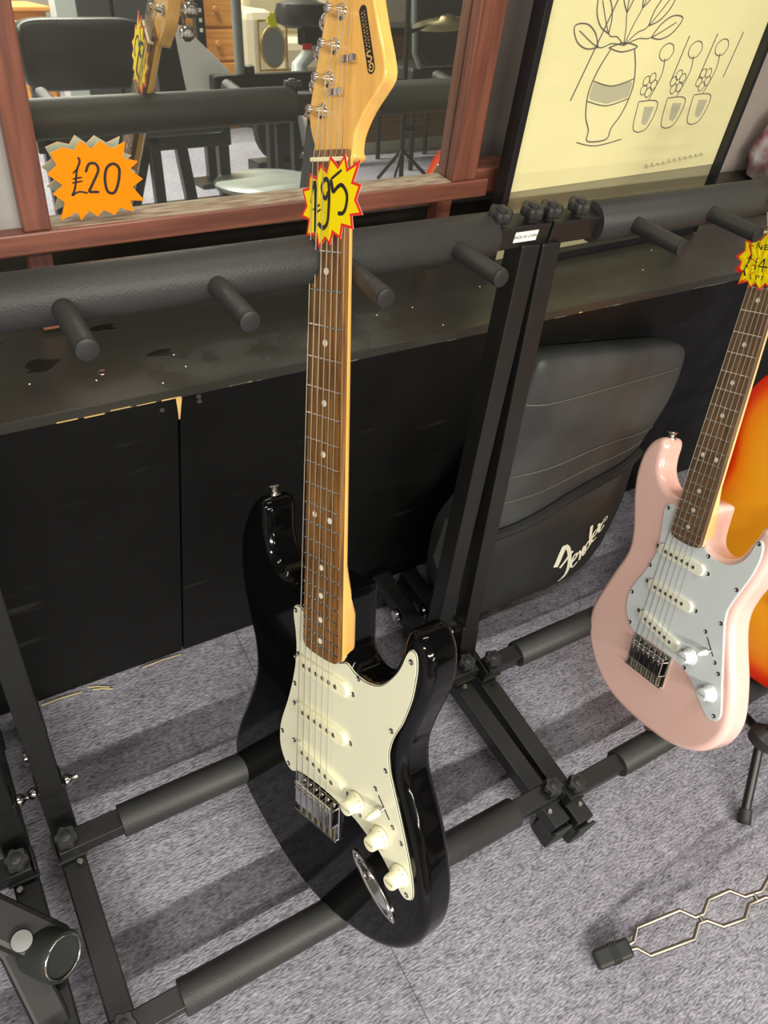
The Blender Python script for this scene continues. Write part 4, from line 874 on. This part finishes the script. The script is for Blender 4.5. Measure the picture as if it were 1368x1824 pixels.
lg = obj('leg', MB().tube([W2(0.94, 0.08, 0.08), W2(1.0, 0.15, 0.012)], 0.007, 10), STEEL_BLACK, e); obj('rubber_tip', MB().tube([W2(0.99, 0.142, 0.018), W2(1.005, 0.155, 0.008)], 0.0095, 10), RUBBER, lg)
obj('post', MB().tube([W2(0.932, 0.076, 0.09), W2(0.98, 0.08, 0.28)], 0.008, 10), STEEL_BLACK, e)
# mottled fabric at far right of the ledge
e = obj('fabric_bundle', MB().lathe([(0.03, 0), (0.07, 0.01), (0.085, 0.05), (0.075, 0.11), (0.05, 0.15), (0.012, 0.165)], (0, 0, 0), (0, 0, 1), 28, 7, 0.09), mat('mottled fabric', rgb(140, 60, 66), 0.9, col2=rgb(205, 200, 200), vscale=26, bump=0.6, bscale=60), None, 60)
e.location = (1.43, 0.80, ZT); setp(e, 'red and white mottled fabric bundle on the ledge beyond the print', 'fabric')
# ================================================================== BLACK X-STAND (lower left)
XST = mat('worn black tube', rgb(19, 18, 16), 0.5, var=0.25, vscale=18)
e = empty('folding_stand', (-0.08, 0.26, 0)); setp(e, 'black folding stand legs with bolt and chrome ringed end cap', 'stand')
def W3(x, y, z): return (x+0.08, y-0.26, z)
lg = obj('stand_leg', MB().tube([W3(-0.30, 0.52, 0.22), W3(-0.12, 0.335, 0.125), W3(-0.05, 0.262, 0.088)], 0, square=(0.044, 0.030), up=(0, 0, 1)), XST, e, 0, bevel=0.006)
cd_ = Vector((0.56, -0.66, 0.50)).normalized()
obj('end_cap', MB().lathe([(0.0255, -0.034), (0.0265, -0.012), (0.0270, 0.0), (0.0255, 0.004), (0.0235, 0.0035), (0.0225, 0.0015)], W3(-0.050, 0.250, 0.105), cd_, 28), RUBBER, lg)
obj('cap_ring', MB().rings([[Vector(W3(-0.050, 0.250, 0.105))+cd_*(0.004+0.0012*math.sin(q))+(cd_.orthogonal().normalized()*math.cos(t)+cd_.cross(cd_.orthogonal().normalized())*math.sin(t))*(0.0225+0.0012*math.cos(q)) for t in [k*math.pi/16 for k in range(32)]] for q in [j*math.pi/4 for j in range(9)]], False, False), CHROME, lg, 60)
l2 = obj('stand_leg', MB().tube([W3(-0.125, 0.36, 0.13), W3(-0.09, 0.285, 0.085), W3(-0.058, 0.10, 0.012)], 0, square=(0.034, 0.024), up=(0, 0, 1)), XST, e, 0, bevel=0.004)
obj('pivot_bolt', MB().lathe([(0.0115, 0), (0.0115, 0.003), (0.0105, 0.0042), (0.004, 0.0046)], W3(-0.0800, 0.279, 0.1195), (0.1, -0.35, 0.93), 20), mat('satin steel', (0.17, 0.17, 0.17, 1), 0.5, metal=1.0), e)

# ================================================================== THE SHOP BEHIND THE CAMERA (seen in the mirror)
VINYL = mat('black vinyl', rgb(46, 47, 46), 0.3, bump=0.5, bscale=9, spec=0.5)
BLKMET = mat('black gloss steel', rgb(26, 27, 27), 0.3)
PINE = wood_mat('pine', rgb(196, 130, 62), rgb(222, 160, 88), 0, 1.0, 0.45, 0.1, 0.05)
BROWNB = wood_mat('brown board', rgb(112, 82, 44), rgb(136, 100, 56), 0, 0.8, 0.5, 0, 0.03)
SOFAC = mat('cream cloth', rgb(214, 204, 176), 0.9, bump=0.4, bscale=120, var=0.05, vscale=4)
GREYP = mat('grey plastic', rgb(176, 184, 180), 0.35)
GREYST = mat('grey painted steel', rgb(112, 118, 116), 0.4)
def cb(x0, x1, y0, y1, z0, z1): return MB().box(((x0+x1)/2, (y0+y1)/2, (z0+z1)/2), (x1-x0, y1-y0, z1-z0))
# weight bench with upright pad
e = empty('weight_bench', (0.84, -1.53, 0)); setp(e, 'black vinyl padded weight bench reflected at left of the mirror', 'bench')
pad = []
for k in range(9):
    t = k/8*2-1; d_ = 0.035*(1-abs(t)**4)+0.004
    pad.append([(0.21*math.copysign(abs(math.cos(q))**0.32, math.cos(q))*(1 if abs(t) < 1 else 0.94)-0.0, 0.04*t, 0.575+0.105*math.copysign(abs(math.sin(q))**0.32, math.sin(q))*(1 if abs(t) < 1 else 0.9)) for q in [j*math.pi/24 for j in range(48)]])
obj('back_pad', MB().rings(pad), VINYL, e, 60)
obj('seat_pad', MB().box((0.16, 0.24, 0.40), (0.30, 0.36, 0.05)), VINYL, e, 0, bevel=0.015)
for x in (-0.18, 0.2): obj('frame_upright', cb(x, x+0.04, -0.07, -0.03, 0, 0.62), BLKMET, e, 0, bevel=0.004)
obj('frame_beam', cb(-0.2, 0.26, -0.07, -0.03, 0.27, 0.33), BLKMET, e, 0, bevel=0.004)
# exercise machine with white sail-like guard
e = empty('exercise_machine', (1.25, -1.72, 0)); setp(e, 'white and black exercise machine reflected beside the guitar neck', 'exercise machine')
obj('white_guard', MB().prism([(0.04, 0.655), (0.065, 0.65), (0.27, 0.47), (0.26, 0.40), (0.07, 0.39), (0.045, 0.5)], -0.16, -0.13, lambda a, b, c: (a, c, b)), mat('white shell', rgb(240, 242, 238), 0.35), e, 0, bevel=0.006)
obj('black_guard', MB().prism([(-0.04, 0.36), (-0.045, 0.55), (0.0, 0.62), (0.045, 0.65), (0.08, 0.36)], -0.19, -0.13, lambda a, b, c: (a, c, b)), BLKMET, e, 0, bevel=0.006)
obj('cross_beam', cb(-0.26, 0.14, 0.06, 0.12, 0.24, 0.32), BLKMET, e, 0, bevel=0.006)
for a, b_ in (((-0.20, 0.09, 0.28), (-0.29, 0.09, 0.02)), ((-0.07, 0.09, 0.28), (-0.04, 0.09, 0.02)), ((0.11, 0.09, 0.30), (0.11, 0.09, 0.02))):
    obj('leg', MB().tube([a, b_], 0, square=(0.045, 0.04), up=(0, 1, 0)), BLKMET, e, 0, bevel=0.004)
obj('floor_bar', cb(-0.34, 0.16, 0.05, 0.12, 0.0, 0.04), BLKMET, e, 0, bevel=0.006)
# grey post with black clamp
e = empty('steel_post_stand', (1.545, -1.79, 0)); setp(e, 'grey steel post rising from a black clamp block in reflection', 'stand')
obj('post', MB().tube([(-0.01, 0, 0.46), (-0.01, 0, 1.25)], 0.020, 16), GREYST, e)
obj('clamp_block', cb(-0.14, 0.36, -0.03, 0.03, 0.395, 0.468), BLKMET, e, 0, bevel=0.01)
obj('clamp_knob', MB().lathe([(0.02, 0), (0.024, 0.01), (0.022, 0.03), (0.01, 0.034)], (0.03, 0, 0.465), (0, 0, 1), 16), KNOBP, e)
for x in (0.10, 0.14, 0.22): obj('leg', cb(x, x+0.024, -0.02, 0.02, 0, 0.40), BLKMET, e, 0, bevel=0.003)
obj('base', cb(0.02, 0.30, -0.05, 0.05, 0, 0.05), BLKMET, e, 0, bevel=0.006)
# black pole
e = empty('black_pole', (1.47, -2.02, 0)); setp(e, 'black square pole with white marks reflected before the pine drawers', 'pole')
obj('pole', cb(-0.02, 0.02, -0.02, 0.02, 0.02, 1.2), BLKMET, e, 0, bevel=0.003); obj('base', cb(-0.08, 0.08, -0.08, 0.08, 0, 0.02), BLKMET, e, 0, bevel=0.003)
for z in (0.60, 0.635, 0.67): obj('white_mark', cb(-0.007, 0.007, 0.0201, 0.0206, z, z+0.014), WHITE, e, 0)
# sofa
e = empty('sofa', (2.78, -3.45, 0)); setp(e, 'cream cloth sofa reflected in the mirror', 'sofa')
def cush(name, x0, x1, y0, y1, z0, z1):
    return obj(name, cb(x0, x1, y0, y1, z0, z1), SOFAC, e, 0, bevel=0.05)
cush('base', -0.5, 0.7, -0.3, 0.28, 0.05, 0.30); cush('seat_cushion', -0.38, 0.14, -0.2, 0.32, 0.28, 0.47); cush('seat_cushion', 0.15, 0.62, -0.2, 0.32, 0.28, 0.47)
cush('back_cushion', -0.38, 0.14, -0.35, -0.1, 0.44, 0.95); cush('back_cushion', 0.15, 0.62, -0.35, -0.1, 0.44, 0.95); cush('armrest', -0.56, -0.36, -0.3, 0.30, 0.05, 0.62)
# pine drawers
def drawers(x, y, w, h, label):
    e = empty('chest_of_drawers', (x, y, 0)); setp(e, label, 'drawers')
    obj('carcass', cb(-w/2, w/2, -0.4, 0, 0, h), PINE, e, 0, bevel=0.004); obj('top', cb(-w/2-0.02, w/2+0.02, -0.42, 0.02, h, h+0.025), PINE, e, 0, bevel=0.006)
    n = 4
    for k in range(n):
        d = obj('drawer', cb(-w/2+0.02, w/2-0.02, 0, 0.018, 0.03+k*(h-0.05)/n, 0.015+(k+1)*(h-0.05)/n), PINE, e, 0, bevel=0.004)
        for q in (-1, 1): obj('drawer_knob', MB().lathe([(0.008, 0), (0.016, 0.012), (0.012, 0.02)], (q*w*0.25, 0.018, 0.03+(k+0.5)*(h-0.05)/n), (0, 1, 0), 12), PINE, d)
drawers(1.975, -3.3, 0.5, 0.72, 'orange pine chest of drawers reflected beside the cream sofa')
drawers(0.98, -3.2, 0.36, 0.605, 'low pine chest of drawers reflected above the black bench pad')
e = empty('black_cabinet', (1.33, -3.1, 0)); setp(e, 'tall matt black cabinet reflected behind the bench', 'cabinet')
obj('carcass', cb(-0.09, 0.36, -0.3, 0, 0, 1.2), BLKMET, e, 0, bevel=0.004); obj('door', cb(-0.08, 0.12, 0, 0.016, 0.03, 1.17), mat('dark grey panel', rgb(64, 66, 66), 0.5), e, 0, bevel=0.003); obj('door', cb(0.14, 0.35, 0, 0.016, 0.03, 1.17), MATS['dark grey panel'], e, 0, bevel=0.003)
e = obj('grey_column', cb(-0.05, 0.05, -0.05, 0.05, 0, CEIL-0.002), GREYP, None, 0, bevel=0.004); e.location = (1.18, -2.95, 0); setp(e, 'pale grey square column reflected behind the bench pad', 'column')
# gold side rack with oval mirror
GOLDM = mat('brass frame', (0.72, 0.56, 0.24, 1), 0.3, metal=1.0)
e = empty('gold_side_rack', (2.115, -2.62, 0)); setp(e, 'slim gold side rack with oval grey mirror panel', 'rack')
for x in (-0.08, 0.08): obj('post', MB().tube([(x, 0, 0), (x, 0, 0.60)], 0.007, 10), GOLDM, e)
for z in (0.16, 0.38, 0.60): obj('rail', MB().tube([(-0.08, 0, z), (0.08, 0, z)], 0.006, 10), GOLDM, e)
ov = obj('oval_panel', MB().prism([(0.066*math.cos(t), 0.485+0.088*math.sin(t)) for t in [k*math.pi/20 for k in range(40)]], 0.002, 0.008, lambda a, b, c: (a, c, b)), mat('grey oval glass', rgb(136, 142, 140), 0.25), e, 0)
obj('oval_rim', MB().tube([(0.069*math.cos(t), 0.005, 0.485+0.091*math.sin(t)) for t in [k*math.pi/20 for k in range(41)]], 0.006, 8), GOLDM, ov)
ov = obj('oval_panel', MB().prism([(0.062*math.cos(t), 0.275+0.08*math.sin(t)) for t in [k*math.pi/20 for k in range(40)]], 0.002, 0.008, lambda a, b, c: (a, c, b)), MATS['grey oval glass'], e, 0)
st = [((0.038 if k % 2 == 0 else 0.027)*math.cos(k*math.pi/9), 0.605+(0.038 if k % 2 == 0 else 0.027)*math.sin(k*math.pi/9)) for k in range(18)]
o = obj('price_star', MB().prism(st, 0.014, 0.016, lambda a, b, c: (a+2.115, c-2.62, b)), mat('lime card', rgb(226, 240, 20), 0.6), None, 0); setp(o, 'small lime yellow price star on the gold side rack', 'price tag')
# exercise bike saddle and stem
e = empty('exercise_bike', (2.05, -2.17, 0)); setp(e, 'grey exercise bike with black saddle reflected beside the headstock', 'exercise bike')
sd_ = [[(0.13*q_*math.cos(t)-0.01, 0.10*math.sin(t)*q_, z) for t in [k*math.pi/14 for k in range(28)]] for q_, z in ((0.6, 0.60), (0.95, 0.62), (1.0, 0.66), (0.92, 0.695), (0.4, 0.71))]
obj('saddle', MB().rings(sd_), VINYL, e, 60)
obj('saddle_post', cb(-0.02, 0.08, -0.035, 0.035, 0.53, 0.61), BLKMET, e, 0, bevel=0.008)
obj('stem', MB().tube([(0.09, 0, 0.58), (0.03, 0, 0.50), (-0.03, 0, 0.45), (-0.02, 0, 0.30), (0.03, 0, 0.12)], [0.03, 0.034, 0.036, 0.06, 0.08], 14), GREYP, e)
obj('red_decal', cb(-0.03, 0.02, 0.034, 0.037, 0.515, 0.54), RED, e, 0)
obj('flywheel', MB().lathe([(0.05, -0.03), (0.15, -0.025), (0.16, 0), (0.15, 0.025), (0.05, 0.03)], (-0.13, 0.0, 0.19), (0, 1, 0), 28), BLKMET, e)
obj('floor_bar', cb(-0.3, 0.25, -0.06, 0.06, 0, 0.05), BLKMET, e, 0, bevel=0.006)
# round silver stool
e = empty('round_stool', (1.47, -1.47, 0)); setp(e, 'low round silver topped stool reflected above the mirror rail', 'stool')
obj('seat', MB().lathe([(0.18, 0), (0.205, 0.008), (0.21, 0.025), (0.20, 0.034), (0.10, 0.036)], (0, 0, 0.095), (0, 0, 1), 40), mat('silver vinyl', rgb(168, 176, 170), 0.35, metal=0.3), e, 60)
for k in range(4): obj('leg', MB().tube([(0.15*math.cos(k*1.571+0.6), 0.15*math.sin(k*1.571+0.6), 0), (0.14*math.cos(k*1.571+0.6), 0.14*math.sin(k*1.571+0.6), 0.10)], 0.012, 10), BLKMET, e)
# brown board, chair, cymbal stand on the right of the reflection
e = empty('wooden_panel', (2.75, -2.3, 0)); setp(e, 'plain brown wooden cupboard side reflected at right of mirror', 'cupboard')
obj('carcass', cb(-0.35, 0.6, -0.35, 0, 0, 0.56), BROWNB, e, 0, bevel=0.003); obj('top', cb(-0.37, 0.62, -0.37, 0.02, 0.56, 0.59), BLKMET, e, 0, bevel=0.003); obj('plinth', cb(-0.34, 0.59, 0.0, 0.006, 0.0, 0.06), mat('pale skirting', rgb(176, 172, 156), 0.6), e, 0)
e = empty('padded_chair', (2.60, -1.85, 0)); setp(e, 'black padded chair with grey edging reflected beside the frame', 'chair')
obj('backrest', MB().prism([(-0.17, 0.95), (-0.14, 0.52), (-0.10, 0.465), (0.2, 0.465), (0.24, 0.95)], -0.03, 0.03, lambda a, b, c: (a, c, b)), VINYL, e, 0, bevel=0.012)
obj('edging', MB().tube([(-0.185, 0.02, 0.95), (-0.155, 0.02, 0.52), (-0.12, 0.02, 0.46)], 0.014, 10), GREYST, e)
obj('seat', cb(-0.15, 0.22, -0.35, 0.0, 0.40, 0.455), VINYL, e, 0, bevel=0.012)
for x in (-0.12, 0.19):
    for y in (-0.32, -0.02): obj('leg', MB().tube([(x, y, 0), (x, y, 0.41)], 0.012, 10), BLKMET, e)
e = empty('cymbal_stand', (2.23, -1.6, 0)); setp(e, 'thin black stand with wing clutch carrying a gold cymbal', 'cymbal stand')
obj('pole', MB().tube([(0, 0, 0), (0, 0, 1.1)], 0.011, 12), BLKMET, e); obj('clutch', MB().tube([(-0.02, 0.01, 0.245), (0.05, 0.01, 0.245)], 0.013, 12), BLKMET, e)
obj('arm', MB().tube([(0, 0, 0.62), (0.20, 0.02, 0.66)], 0.008, 10), BLKMET, e)
obj('cymbal', MB().lathe([(0.15, 0), (0.10, 0.010), (0.04, 0.016), (0.03, 0.03), (0.008, 0.036)], (0.20, 0.02, 0.652), (-0.16, 0.05, 1), 40), mat('bronze', (0.62, 0.52, 0.30, 1), 0.3, metal=1.0), e, 60)
for k in range(3): obj('foot', MB().tube([(0, 0, 0.16), (0.16*math.cos(k*2.09+0.4), 0.16*math.sin(k*2.09+0.4), 0.01)], 0.008, 8), BLKMET, e)
